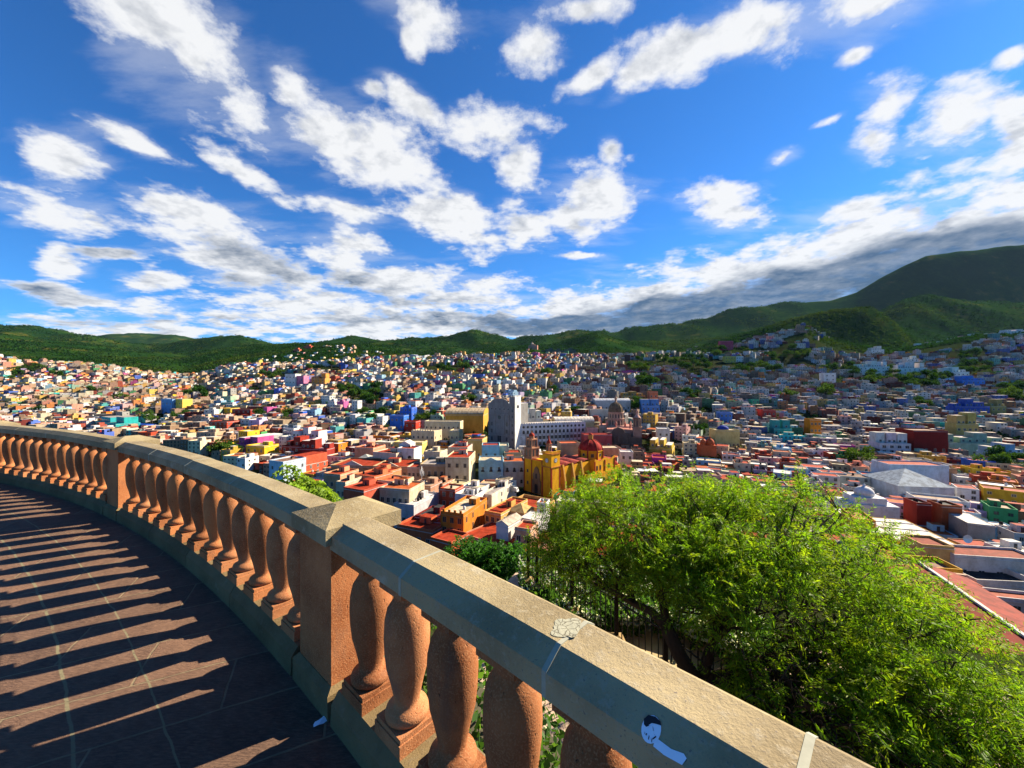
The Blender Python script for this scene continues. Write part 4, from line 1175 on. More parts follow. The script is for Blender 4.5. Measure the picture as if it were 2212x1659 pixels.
# left of centre, further up
B('red house with a white arcade and red roof', 612, 648, 984, 262, 22, -24, 'brick red', 'red', 2, 6, win='arch', short='the red arcade house', frame=(.78, .74, .70), wcol=(.60, .12, .06), tank=1, steps=2)
B('pale blue house end wall at the coping', 581, 612, 994, 248, 16, -24, 'sky blue', 'brown', 2, 2, wcol=(.55, .70, .86), tank=1, short='the pale blue end wall')
B('bright yellow house with stepped roofs above the coping', 531, 571, 962, 300, 13, -16, 'yellow', 'cream', 2, 3, short='the bright yellow house', wcol=(.80, .50, .03), room=1)
B('magenta walled house with a wide white roof', 509, 544, 944, 322, 20, -22, 'magenta', 'white', 1, 3, short='the magenta house', wcol=(.50, .10, .32), steps=2)
B('long dark red house with white upper terraces', 608, 660, 945, 305, 14, -12, 'brick red', 'red', 2, 4, short='the long dark red house', wcol=(.34, .045, .03), room=1, steps=3)
B('dark red street front right of the long dark red house', 648, 706, 950, 296, 10, -8, 'maroon', 'white', 1, 5, wcol=(.30, .04, .03), tank=2, steps=3)
B('tall white house with red terraces above the dark red front', 628, 682, 924, 325, 14, -14, 'white', 'red', 2, 4, short='the tall white terrace house', room=2, steps=3)
B('tan vaulted market hall with ochre walls', 962, 1044, 895, 372, 34, -6, 'ochre', 'tan', 0, 0, cat='market', name='market_hall', short='the vaulted market hall', vault=-5.5, wcol=(.58, .34, .06), rcol=(.56, .46, .30))
B('cream arcaded building below the market hall', 917, 994, 910, 350, 12, -6, 'cream', 'cream', 2, 8, win='arch', wcol=(.70, .60, .40), short='the cream arcade')
B('cream castle like house with battlements', 889, 938, 930, 325, 14, -16, 'cream', 'cream', 2, 5, crenel=True, short='the battlement house', wcol=(.70, .58, .40))
B('cobalt blue house of three stacked floors by the trees', 864, 889, 880, 415, 12, -14, 'cobalt blue', 'grey', 3, 3, short='the cobalt blue house', room=1)
B('cobalt blue lower house before the trees', 842, 872, 897, 385, 10, -14, 'cobalt blue', 'grey', 2, 3, wcol=(.05, .20, .70))
B('red house under the cobalt blue pair', 873, 898, 910, 368, 11, -10, 'brick red', 'red', 2, 2, wcol=(.45, .05, .03))
B('tall orange house with two window rows among trees', 673, 702, 807, 640, 16, -8, 'orange', 'tan', 3, 3, short='the tall orange house', wcol=(.74, .32, .07), steps=2)
B('white and pink house pair on the ridge', 616, 638, 808, 640, 13, -10, 'white', 'pink', 3, 3, rcol=(.6, .3, .3), short='the white ridge house')
B('magenta pink house joined to the white ridge house', 638, 656, 812, 640, 13, -10, 'magenta', 'tan', 2, 2, wcol=(.60, .20, .36))
B('turquoise box house above the far coping', 206, 250, 898, 455, 20, -30, 'turquoise', 'grey', 2, 3, short='the turquoise box house', wcol=(.04, .50, .50), steps=2)
B('brick red tower house left of centre', 452, 490, 910, 395, 14, -14, 'brick red', 'dark', 3, 4, short='the brick red tower house', wcol=(.45, .07, .04))
B('yellow narrow house above the brick red tower house', 478, 498, 882, 470, 12, -14, 'yellow', 'cream', 3, 2, short='the narrow yellow house', wcol=(.70, .46, .05))
B('dark maroon block beside the narrow yellow house', 501, 541, 884, 462, 12, -12, 'maroon', 'brown', 2, 4, wcol=(.26, .035, .03), short='the dark maroon block')
B('blue and white house with a yellow wing on the left slope', 348, 372, 862, 520, 12, -20, 'cobalt blue', 'white', 2, 3, wcol=(.16, .36, .72), short='the blue left slope house')
B('yellow wing house right of the blue left slope house', 372, 394, 862, 518, 12, -20, 'yellow', 'tan', 2, 2, wcol=(.80, .60, .12))
B('cobalt blue low roof house over the far coping', 283, 316, 916, 445, 10, -20, 'cobalt blue', 'grey', 1, 2, rcol=(.03, .08, .45))
# behind and right of the landmarks
B('magenta villa on the far slope', 1343, 1384, 800, 700, 16, -6, 'magenta', 'brown', 2, 5, short='the magenta villa', wcol=(.50, .05, .36), steps=3)
B('white apartment block above the university tower', 1060, 1080, 814, 640, 14, -14, 'white', 'white', 4, 3, short='the white apartment block', cat='apartments', name='apartment_block')
B('taller white apartment block right of the other one', 1100, 1125, 807, 650, 14, -10, 'white', 'white', 4, 4, cat='apartments', name='apartment_block', room=1)
B('long ochre row with many small windows', 1344, 1394, 846, 485, 14, 4, 'ochre', 'tan', 2, 8, short='the long ochre row', wcol=(.50, .33, .09), steps=3)
B('long low modern hall with grey roof behind the brown dome', 1286, 1362, 867, 440, 22, 2, 'pale grey', 'white', 1, 8, cat='hall', name='hall', vault=-3.0, short='the grey modern hall', rcol=(.50, .56, .62))
B('long white school wing below the modern hall', 1277, 1318, 885, 405, 10, 4, 'white', 'cream', 1, 5, short='the white school wing', wcol=(.80, .74, .60))
B('yellow house under white awning roofs beside the dark church', 1402, 1452, 950, 305, 20, -28, 'yellow', 'white', 1, 5, short='the yellow awning house', wcol=(.66, .46, .07), tank=1, steps=3)
B('white cube house behind the yellow awning house', 1420, 1447, 926, 340, 12, -14, 'white', 'white', 2, 2, short='the white cube house')
B('cobalt blue house up the slope behind the dark church', 1386, 1426, 863, 430, 13, -8, 'cobalt blue', 'grey', 2, 4, wcol=(.12, .28, .66), short='the blue slope house', steps=2)
B('coral house with a round arch among blue houses', 1403, 1421, 846, 470, 10, -6, 'salmon', 'red', 2, 2, win='arch', wcol=(.74, .20, .10), short='the coral house')
B('small orange roofed house before the university wing', 1212, 1254, 958, 285, 12, 8, 'tan', 'orange', 1, 3, rcol=(.64, .15, .06))
B('white pavilion house beside the yellow church apse', 1340, 1368, 976, 275, 10, -10, 'white', 'white', 2, 2, short='the white pavilion house')
B('salmon flat house behind the red dome', 1302, 1342, 968, 295, 12, 6, 'salmon', 'cream', 1, 3, wcol=(.60, .30, .20))
# right slope
B('yellow house with a blue dome on its roof', 1546, 1598, 929, 332, 14, -6, 'yellow', 'cream', 1, 6, short='the blue dome house', wcol=(.70, .58, .22))
B('teal corner house on the shaded right slope', 1672, 1711, 908, 370, 13, -16, 'turquoise', 'grey', 2, 4, wcol=(.06, .36, .34), short='the teal corner house', steps=2)
B('red house in the middle of the shaded slope', 1649, 1676, 886, 420, 13, -8, 'brick red', 'grey', 2, 3, wcol=(.55, .06, .05), short='the red slope house')
B('deep orange house on the shaded right slope', 1750, 1774, 906, 372, 12, -14, 'orange', 'brown', 3, 3, wcol=(.70, .24, .02), short='the deep orange house')
B('bright blue house on the shaded slope', 1555, 1582, 891, 412, 12, -10, 'cobalt blue', 'grey', 2, 3, wcol=(.10, .24, .66), short='the bright blue slope house')
B('emerald green house below the far trees', 1624, 1640, 863, 478, 10, -10, 'green', 'grey', 2, 2, wcol=(.06, .40, .22), short='the emerald house')
B('wide blue white wall building with small square windows', 1921, 2050, 1003, 228, 14, -9, 'white', 'red', 1, 6, short='the wide blue white building', wcol=(.62, .70, .82), side=False, ww=1.0, wh=1.2, door=False)
B('white auditorium under a pale pointed tent roof', 1940, 2062, 1050, 205, 26, -9, 'white', 'grey', 1, 10, cat='auditorium', name='auditorium', hip=7.0, rcol=(.50, .60, .64), wcol=(.66, .70, .74), short='the tent roof auditorium')
B('dark red stair tower with vents among white roofs', 1981, 2012, 1086, 166, 8, -14, 'maroon', 'dark', 0, 0, wcol=(.28, .03, .02), short='the dark red stair tower', tank=2)
B('rust brown stair tower right of the dark red one', 2035, 2079, 1091, 162, 8, -14, 'brick red', 'dark', 0, 0, wcol=(.36, .10, .04), tank=2)
B('wide white sheet roof over an ochre wall with round motifs', 1936, 2070, 1166, 138, 26, -16, 'ochre', 'white', 0, 0, cat='market', name='market_hall', short='the wide white roof', wcol=(.68, .40, .06), par=.12, ribs=3, base=-62)
B('long white sheet roof left of the wide one', 1880, 1930, 1150, 143, 30, -18, 'brown', 'white', 0, 0, cat='market', name='market_hall', wcol=(.24, .10, .06), par=.12, ribs=2, base=-62, short='the long white sheet roof')
B('tilted white roof at the right among dark sheds', 2090, 2150, 1130, 150, 16, -26, 'grey', 'white', 0, 0, wcol=(.3, .3, .3), par=.1, base=-60)
B('ochre flat roofed house with salmon terrace by the tree edge', 1846, 1892, 1120, 148, 14, -24, 'ochre', 'red', 1, 3, wcol=(.66, .34, .05), rcol=(.42, .12, .06), short='the ochre terrace house')
B('pale peach convent wing with a flat red roof', 1992, 2062, 1176, 124, 9, -12, 'ochre', 'red', 1, 2, short='the peach convent wing', wcol=(.70, .48, .18), base=-60, rcol=(.27, .05, .026), door=False, ww=1.6)
r_ = B('white convent wing with small doors and a red roof', 2062, 2260, 1198, 121, 9, -10, 'white', 'red', 1, 5, cat='convent', name='convent', short='the white convent wing', wcol=(.74, .70, .66), base=-61, rcol=(.27, .05, .026), door=False)
dish(r_, -6, 3, 12.0, 1.3)
B('mustard yellow box house on the red convent roof', 2012, 2080, 1226, 108, 8, -10, 'yellow', 'brown', 1, 3, short='the mustard box house', wcol=(.70, .42, .05), par=1.2, base=-58)
B('red terrace between the mustard house and the white courtyard', 2064, 2140, 1268, 106, 12, -14, 'brick red', 'red', 0, 0, base=-58, par=.9, wcol=(.52, .16, .10), rcol=(.36, .09, .05))
B('white courtyard wall with a dark green pool court', 2110, 2250, 1252, 112, 11, -6, 'white', 'dark', 0, 0, base=-59, par=1.6, wcol=(.68, .66, .64))
B('white gallery wall at the right edge below the courtyard', 2084, 2280, 1282, 100, 5, -14, 'white', 'red', 1, 6, base=-58, wcol=(.62, .62, .64), rcol=(.40, .11, .06), short='the white gallery wall')
# the long red roof nearest on the right
def red_nave():
    a, b = at(1985, 1215, 108), at(2196, 1402, 78)
    d = (b - a); d.z = 0; L = d.length; d.normalize()
    th = math.atan2(d.y, d.x)
    root = tag(empty('church_nave', (a.x, a.y, -60), th), 'long terracotta red roof with a white ridge line nearest at the right', 'church')
    zt = a.z + 60
    m_ = MB(); m_.box(0, L + 12, -9, 9, -4, zt - 2.2, (.62, .34, .20)); m_.build('wall', root)
    m_ = MB()
    n = 9
    for s_ in (-1, 1):
        for k in range(n):
            m_.face([((L + 12) * k / n, 0, zt), ((L + 12) * (k + 1) / n, 0, zt), ((L + 12) * (k + 1) / n, 9.4 * s_, zt - 2.1), ((L + 12) * k / n, 9.4 * s_, zt - 2.1)][::s_], (.28, .045, .028), 'roof')
    m_.build('roof', root)
    m_ = MB(); m_.box(-.2, L + 12.2, -.35, .35, zt - .1, zt + .35, (.70, .68, .64)); m_.build('ridge', root)
    m_ = MB(); m_.box(-.3, .5, -9.6, 9.6, zt - 2.6, zt - 1.7, (.66, .44, .30)); m_.build('gable_coping', root)
    FOOT.append(((a.x + b.x) / 2, (a.y + b.y) / 2, 22)); FOOT.append((a.x, a.y, 10)); FOOT.append((b.x, b.y, 14))
    PROT.append((1930, 2212, 1206, 1420, 78))
red_nave()
B('dark red hall with shaded walls at the right', 1974, 2048, 930, 312, 18, -8, 'maroon', 'brown', 1, 4, short='the dark red hall', wcol=(.24, .022, .018))
B('long pale green building with framed windows at the right', 2050, 2182, 936, 318, 14, -10, 'mint green', 'grey', 1, 6, short='the long pale green building', wcol=(.34, .46, .36), frame=(.6, .6, .55), steps=4)
B('white row house with two floors of wide windows', 1902, 1968, 936, 312, 14, -12, 'white', 'grey', 3, 4, short='the white row house', wcol=(.66, .68, .72), ww=2.4, steps=3)
B('light blue villa group at the right edge', 2149, 2230, 960, 282, 14, -12, 'sky blue', 'grey', 3, 5, short='the light blue villa', wcol=(.36, .52, .70), steps=3)
B('mustard apartment house with loggias', 2066, 2114, 892, 372, 12, -10, 'yellow', 'grey', 2, 4, wcol=(.56, .44, .14), short='the mustard loggia house', ww=2.0, steps=2)
B('deep blue long house at the right', 2064, 2138, 862, 450, 12, -8, 'cobalt blue', 'grey', 2, 6, wcol=(.05, .10, .46), short='the deep blue long house', steps=3)
B('olive yellow house beside the deep blue long house', 2141, 2174, 863, 452, 12, -8, 'ochre', 'grey', 2, 3, wcol=(.32, .28, .10), steps=2)
B('bright blue house with a slanted wing by dark trees', 2078, 2128, 812, 600, 14, -8, 'cobalt blue', 'grey', 2, 5, wcol=(.06, .22, .72), short='the bright blue wing house', steps=3)
B('white terraced villa below the lit hill', 1856, 1922, 780, 700, 16, -8, 'white', 'white', 3, 7, short='the white terraced villa', room=2, steps=5)
B('white villa with tower room right of the terraced villa', 1940, 2002, 782, 690, 16, -8, 'white', 'grey', 3, 6, room=1, short='the white tower villa', steps=4)
B('white long hall above the bright blue wing house', 2041, 2094, 793, 660, 18, -10, 'white', 'white', 2, 6, wcol=(.66, .76, .80), short='the white long hall', steps=3)
B('white hotel high on the right hillside', 2177, 2230, 712, 950, 20, -6, 'white', 'white', 3, 8, cat='hotel', name='hotel', short='the hillside hotel', steps=3)
B('white house at the foot of the lit hill', 1959, 1984, 769, 800, 12, -8, 'white', 'white', 2, 3, steps=2)
B('white block on the slope left of the lit hill', 1882, 1910, 748, 900, 14, -8, 'white', 'white', 2, 3, steps=2)
B('white block with roof rail below the hill crest houses', 1780, 1806, 806, 620, 12, -8, 'white', 'white', 3, 2)
B('yellow house row on the green spur', 1566, 1590, 770, 800, 12, -6, 'yellow', 'tan', 2, 4, wcol=(.62, .48, .10))
B('white villa with wings on the green spur', 1590, 1606, 770, 800, 12, -6, 'white', 'white', 2, 3)
B('pink house on the crest of the house covered spur', 1660, 1672, 726, 930, 10, -6, 'pink', 'red', 2, 2, wcol=(.76, .30, .25))
B('red painted retaining house on the spur', 1556, 1584, 737, 920, 12, -4, 'magenta', 'grey', 1, 4, wcol=(.55, .08, .14))
B('white boxy house at the spur top', 1626, 1642, 758, 870, 10, -6, 'white', 'white', 3, 3)
# ------------------------------------------------------------------ landmarks
YEL, REDR, STN = (.86, .44, .018), (.40, .055, .03), (.44, .22, .13)
def dome_prof(r, z, hgt, n=8, end=.02):
    return [(max(end, r * math.cos(math.pi / 2 * k / n)), z + hgt * math.sin(math.pi / 2 * k / n)) for k in range(n + 1)]
def part(mb_, name, parent):
    return mb_.build(name, parent)
def prot(x0, x1, y0, y1, Y): PROT.append((x0, x1, y0, y1, Y))

def yellow_church():
    th = R(-48)
    root = tag(empty('basilica', (14.7, 224, -62), th), 'yellow basilica with a red dome, a pink bell tower and a clock tower', 'church')
    ANCH.append((1160, 1010, 'the yellow basilica')); ANCH.append((1275, 968, 'the red dome'))
    prot(1130, 1370, 938, 1070, 214)
    for (a, b, r_) in ((0, 3, 14), (1, 14, 14), (2, 26, 15), (2, 40, 16), (2, 52, 17)):
        FOOT.append((14.7 + a * .67 + b * .743, 224 - a * .743 + b * .669, r_))
    m_ = MB()
    m_.box(-11, 11, 0, 6, -4, 19.0, YEL)
    for k in range(9):
        m_.box(-4.2 + k * .95, -3.7 + k * .95, .0, .5, 19, 19.8, REDR)
    fa = part(m_, 'facade', root)
    m_ = MB()
    for x in (-10.8, -4.5, 3.9):
        m_.box(x - .35, x + .35, -.18, .05, -4, 19, REDR)
    part(m_, 'pilaster', fa)
    # carved stone portal
    m_ = MB()
    out = [(-3.6, 0), (3.0, 0), (3.0, 7.5), (2.4, 8.0), (2.5, 11), (1.7, 12.2), (1.2, 14.2), (.3, 15.2), (-.3, 15.6), (-.9, 15.2), (-1.8, 14.2), (-2.3, 12.2), (-3.1, 11), (-3.0, 8.0), (-3.6, 7.5)]
    m_.face([(x, -.55, z) for x, z in out], (.30, .17, .09))
    for i in range(len(out)):
        (x0, z0), (x1, z1) = out[i], out[(i + 1) % len(out)]
        m_.face([(x0, 0, z0), (x1, 0, z1), (x1, -.55, z1), (x0, -.55, z0)], (.30, .17, .09))
    for x in (-3.2, -2.2, 1.6, 2.6):
        m_.lathe([(.3, 0), (.26, 3.5), (.26, 7)], x, -.7, 8, (.36, .22, .13))
    for x in (-2.4, 1.8):
        m_.lathe([(.25, 8), (.22, 11)], x, -.7, 8, (.36, .22, .13))
    po = part(m_, 'portal', root)
    put_window(po, -.3, -.57, 0, 2.4, 5.5, (.22, .13, .08), 'arch', 0, 'door')
    put_window(po, -.3, -.57, 8.6, 1.2, 3.0, (.22, .13, .08), 'arch')
    for x, z in ((-8, 4), (-8, 11), (7.0, 7.5)):
        put_window(root, x, -.003, z, 1.1, 1.7, (.35, .2, .1))
    # bell tower
    m_ = MB(); bt = (-7.8, 3.2)
    m_.box(-11.1, -4.5, -.1, 6.6, 19, 19.8, STN)
    bell = part(m_, 'bell_tower', root)
    z = 19.8
    for i, (hw, hh, nar) in enumerate(((2.9, 6.0, 2), (2.15, 5.0, 2))):
        m_ = MB()
        m_.box(bt[0] - hw, bt[0] + hw, bt[1] - hw, bt[1] + hw, z, z + hh - .6, STN)
        m_.box(bt[0] - hw - .4, bt[0] + hw + .4, bt[1] - hw - .4, bt[1] + hw + .4, z + hh - .6, z + hh, (.52, .28, .17))
        for sx_ in (-1, 1):
            for sy_ in (-1, 1):
                m_.lathe([(.32, z), (.26, z + hh - .6)], bt[0] + sx_ * (hw + .1), bt[1] + sy_ * (hw + .1), 6, (.5, .27, .17))
                m_.lathe([(.28, z + hh), (.05, z + hh + 1.3)], bt[0] + sx_ * hw, bt[1] + sy_ * hw, 6, (.5, .27, .17))
        st = part(m_, 'bell_stage', bell)
        for k in range(2):
            xx = bt[0] + (k - .5) * hw * 1.0
            put_window(st, xx, bt[1] - hw - .003, z + .9, hw * .55, hh * .62, (.36, .15, .09), 'arch')
            yy = bt[1] + (k - .5) * hw * 1.0
            put_window(st, bt[0] + hw + .003, yy, z + .9, hw * .55, hh * .62, (.36, .15, .09), 'arch', R(90))
        z += hh
    m_ = MB()
    m_.lathe([(1.6, z), (1.6, z + 1.6)], *bt, 8, STN, smooth=False); m_.lathe(dome_prof(1.75, z + 1.6, 1.9), *bt, 8, REDR); m_.lathe([(.3, z + 3.4), (.28, z + 4.1), (.05, z + 4.8)], *bt, 6, STN)
    part(m_, 'cupola', bell)
    # clock tower
    m_ = MB()
    m_.box(4.2, 11.25, -.25, 7.2, -4, 16.4, YEL)
    m_.box(4.0, 11.6, -.6, 7.5, 16.4, 16.9, (.55, .22, .05))
    m_.box(4.3, 11.15, -.15, 7.1, 16.9, 23.8, YEL)
    m_.box(4.0, 11.5, -.5, 7.4, 23.8, 24.2, (.50, .16, .05))
    ct = part(m_, 'clock_tower', root)
    m_ = MB()
    for x, y in ((4.5, -.3), (11.0, -.3)):
        m_.box(x - .35, x + .35, y - .1, y + .3, -4, 16.4, REDR)
    m_.box(11.1, 11.35, -.3, .5, -4, 16.4, REDR); m_.box(11.1, 11.35, 6.4, 7.2, -4, 16.4, REDR)
    part(m_, 'pilaster', ct)
    m_ = MB()
    for k in range(10):
        for (a, b, c_, e) in ((4.2 + k * .74, 4.5 + k * .74, -.4, -.1), (11.1, 11.4, -.4 + k * .8, -.1 + k * .8)):
            m_.box(a, b, c_, e, 24.2, 25.3, YEL)
    m_.box(4.1, 11.45, -.45, -.05, 25.3, 25.6, YEL); m_.box(11.05, 11.46, -.45, 7.4, 25.302, 25.602, YEL)
    part(m_, 'parapet', ct)
    for (x, y, rz) in ((7.7, -.17, 0), (11.17, 3.5, 90)):
        m_ = MB(); n = 24
        T = Matrix.Translation((x, y, 20.3)) @ Matrix.Rotation(R(rz), 4, 'Z')
        ring = lambda r, o: [tuple(T @ Vector((r * math.cos(2*math.pi*k/n), -o, r * math.sin(2*math.pi*k/n)))) for k in range(n)]
        m_.face(ring(1.35, .05), (.10, .13, .18)); m_.face(ring(1.12, .08), (.62, .66, .70))
        for k in range(12):
            a = 2 * math.pi * k / 12
            ca, sa = math.cos(a), math.sin(a)
            m_.face([tuple(T @ Vector((ca * r - sa * w, -.10, sa * r + ca * w))) for r, w in ((.8, -.07), (1.05, -.07), (1.05, .07), (.8, .07))], (.03, .03, .05))
        for a, L in ((1.1, .75), (2.6, .95)):
            ca, sa = math.cos(a), math.sin(a)
            m_.face([tuple(T @ Vector((ca * r - sa * w, -.12, sa * r + ca * w))) for r, w in ((-.1, -.06), (L, -.03), (L, .03), (-.1, .06))], (.02, .02, .03))
        part(m_, 'clock_face', ct)
    m_ = MB(); sp = (6.0, 3.4)
    m_.box(sp[0] - 1.2, sp[0] + 1.2, sp[1] - 1.2, sp[1] + 1.2, 24.2, 29.0, STN)
    m_.box(sp[0] - 1.5, sp[0] + 1.5, sp[1] - 1.5, sp[1] + 1.5, 29.0, 29.4, STN)
    m_.lathe([(1.4, 29.4), (1.1, 30.6), (.6, 31.5), (.3, 32.0), (.28, 33.0), (.05, 34.4)], *sp, 8, REDR)
    s_ = part(m_, 'spire', ct)
    put_window(s_, sp[0], sp[1] - 1.203, 25.2, 1.0, 2.4, (.3, .14, .08), 'arch'); put_window(s_, sp[0] + 1.203, sp[1], 25.2, 1.0, 2.4, (.3, .14, .08), 'arch', R(90))
    # nave, roof vaults, buttresses
    m_ = MB(); m_.box(-9, 9, 6, 40, -4, 15.0, YEL)
    nv = part(m_, 'nave', root)
    m_ = MB()
    for b in range(4):
        y0 = 6.2 + b * 8.4
        for k in range(8):
            x0_, x1_ = -9.2 + 18.4 * k / 8, -9.2 + 18.4 * (k + 1) / 8
            for j in range(6):
                f = lambda x, t: 15.05 + 1.5 * math.sin(math.pi * t) + .5 * math.cos(x / 9.2 * 1.5)
                t0, t1 = j / 6, (j + 1) / 6
                m_.face([(x0_, y0 + 8.2 * t0, f(x0_, t0)), (x1_, y0 + 8.2 * t0, f(x1_, t0)), (x1_, y0 + 8.2 * t1, f(x1_, t1)), (x0_, y0 + 8.2 * t1, f(x0_, t1))], (.46, .10, .075), 'roof', True)
    part(m_, 'roof', nv)
    for y in (12, 20.5, 29):
        m_ = MB()
        m_.mesh([(9, y - .6, -4), (12, y - .6, -4), (11.2, y - .6, 8), (10.4, y - .6, 12), (9.6, y - .6, 16.3), (9, y - .6, 16.3), (9, y + .6, -4), (12, y + .6, -4), (11.2, y + .6, 8), (10.4, y + .6, 12), (9.6, y + .6, 16.3), (9, y + .6, 16.3)],
                [(0, 1, 2, 3, 4, 5), (11, 10, 9, 8, 7, 6), (1, 7, 8, 2), (2, 8, 9, 3), (3, 9, 10, 4), (4, 10, 11, 5)], (.60, .34, .08))
        part(m_, 'buttress', nv)
    for y, z, w, h_ in ((9, 9.5, 2.2, 4), (25, 3, 2.6, 5)):
        put_window(nv, 9.003, y, z, w, h_, (.40, .13, .05), 'arch' if z < 5 else 'plain', R(90))
    # side chapel with terrace
    m_ = MB(); m_.box(9, 16, 29.5, 58, -4, 7.5, YEL, top=(.45, .12, .06), topmat='roof')
    for k in range(12):
        a0, a1 = -math.pi / 2 + math.pi * k / 12 * .5, -math.pi / 2 + math.pi * (k + 1) / 12 * .5
    m_.box(15.6, 16.02, 29.5, 58, 7.5, 8.6, YEL); m_.box(9, 16, 29.3, 29.7, 7.5, 8.6, YEL)
    ch = part(m_, 'side_chapel', root)
    for y in (33, 38, 43.5, 49, 54):
        put_window(ch, 16.023, y, 3, 1.6, 2.2, (.45, .2, .08), 'arch', R(90))
    # transept
    m_ = MB()
    m_.box(-12, 12.5, 38.5, 61, -4, 14.6, YEL, top=(.42, .09, .05), topmat='roof')
    for (a, b, axis) in ((38.5, 61, 'y'), (-12, 12.5, 'x')):
        n = 16
        for k in range(n):
            t0, t1 = k / n, (k + 1) / n
            s0, s1 = [1.6 * abs(math.cos(math.pi * 2 * t)) ** 1.5 for t in (t0, t1)]
            if axis == 'y':
                y0, y1 = a + (b - a) * t0, a + (b - a) * t1
                m_.face([(12.5, y0, 14.6), (12.5, y1, 14.6), (12.5, y1, 14.8 + s1), (12.5, y0, 14.8 + s0)], YEL); m_.face([(12.1, y1, 14.6), (12.1, y0, 14.6), (12.1, y0, 14.8 + s0), (12.1, y1, 14.8 + s1)], YEL)
                m_.face([(12.5, y0, 14.8 + s0), (12.5, y1, 14.8 + s1), (12.1, y1, 14.8 + s1), (12.1, y0, 14.8 + s0)], REDR)
            else:
                x0_, x1_ = a + (b - a) * t0, a + (b - a) * t1
                m_.face([(x0_, 38.5, 14.6), (x1_, 38.5, 14.6), (x1_, 38.5, 14.8 + s1), (x0_, 38.5, 14.8 + s0)], YEL); m_.face([(x0_, 38.5, 14.8 + s0), (x1_, 38.5, 14.8 + s1), (x1_, 38.9, 14.8 + s1), (x0_, 38.9, 14.8 + s0)], REDR)
    tr = part(m_, 'transept', root)
    for y in (41, 44.5, 54):
        put_window(tr, 12.503, y, 9.2, 1.4, 2.8, (.42, .2, .07), 'plain', R(90))
    m_ = MB()
    for y in (38.6, 49.5, 60.6): m_.box(12.45, 12.85, y - .4, y + .4, -4, 15, REDR)
    part(m_, 'pilaster', tr)
    # dome on its drum
    dc = (1.0, 50.0)
    m_ = MB(); m_.lathe([(8.1, 14.4), (8.1, 19.6), (8.5, 19.7), (8.5, 20.2)], *dc, 8, YEL, smooth=False, ph=math.pi / 8)
    dr = part(m_, 'drum', root)
    m_ = MB()
    for k in range(8):
        a = math.pi / 8 + math.pi / 4 * k
        m_.lathe([(.55, 14.4), (.55, 20.4), (.05, 21.6)], dc[0] + 8.1 * math.cos(a), dc[1] + 8.1 * math.sin(a), 6, REDR)
    part(m_, 'pilaster', dr)
    for k in range(8):
        a = math.pi / 4 * k
        put_window(dr, dc[0] + 7.5 * math.cos(a), dc[1] + 7.5 * math.sin(a), 16.0 if k % 2 else 17.4, 1.7, 2.2 if k % 2 else 1.7, (.60, .45, .15), 'plain' if k % 2 else 'round', a + math.pi / 2)
    m_ = MB(); m_.lathe(dome_prof(7.9, 20.2, 6.6, 10, 1.2), *dc, 16, (.40, .035, .028), 'roof', True)
    for k in range(8):
        a = math.pi / 8 + math.pi / 4 * k
        pr_ = dome_prof(8.0, 20.2, 6.7, 10, 1.2)
        m_.tube([(dc[0] + r * math.cos(a), dc[1] + r * math.sin(a), z_) for r, z_ in pr_], .22, 5, REDR, 'roof')
    dm = part(m_, 'dome', root)
    m_ = MB(); m_.lathe([(1.5, 26.4), (1.5, 29.2), (1.8, 29.3), (1.8, 29.6)], *dc, 8, (.56, .30, .08), smooth=False); m_.lathe(dome_prof(1.5, 29.6, 1.4), *dc, 8, REDR)
    part(m_, 'lantern', dm)
    # apse cupolas
    for (x, y, r_) in ((10, 64, 2.6), (-4, 65, 3.0)):
        m_ = MB(); m_.box(x - r_ - .3, x + r_ + .3, y - r_ - .3, y + r_ + .3, -4, 9.5, YEL); m_.lathe(dome_prof(r_, 9.5, r_), x, y, 12, REDR, 'roof')
        part(m_, 'apse', root)
yellow_church()

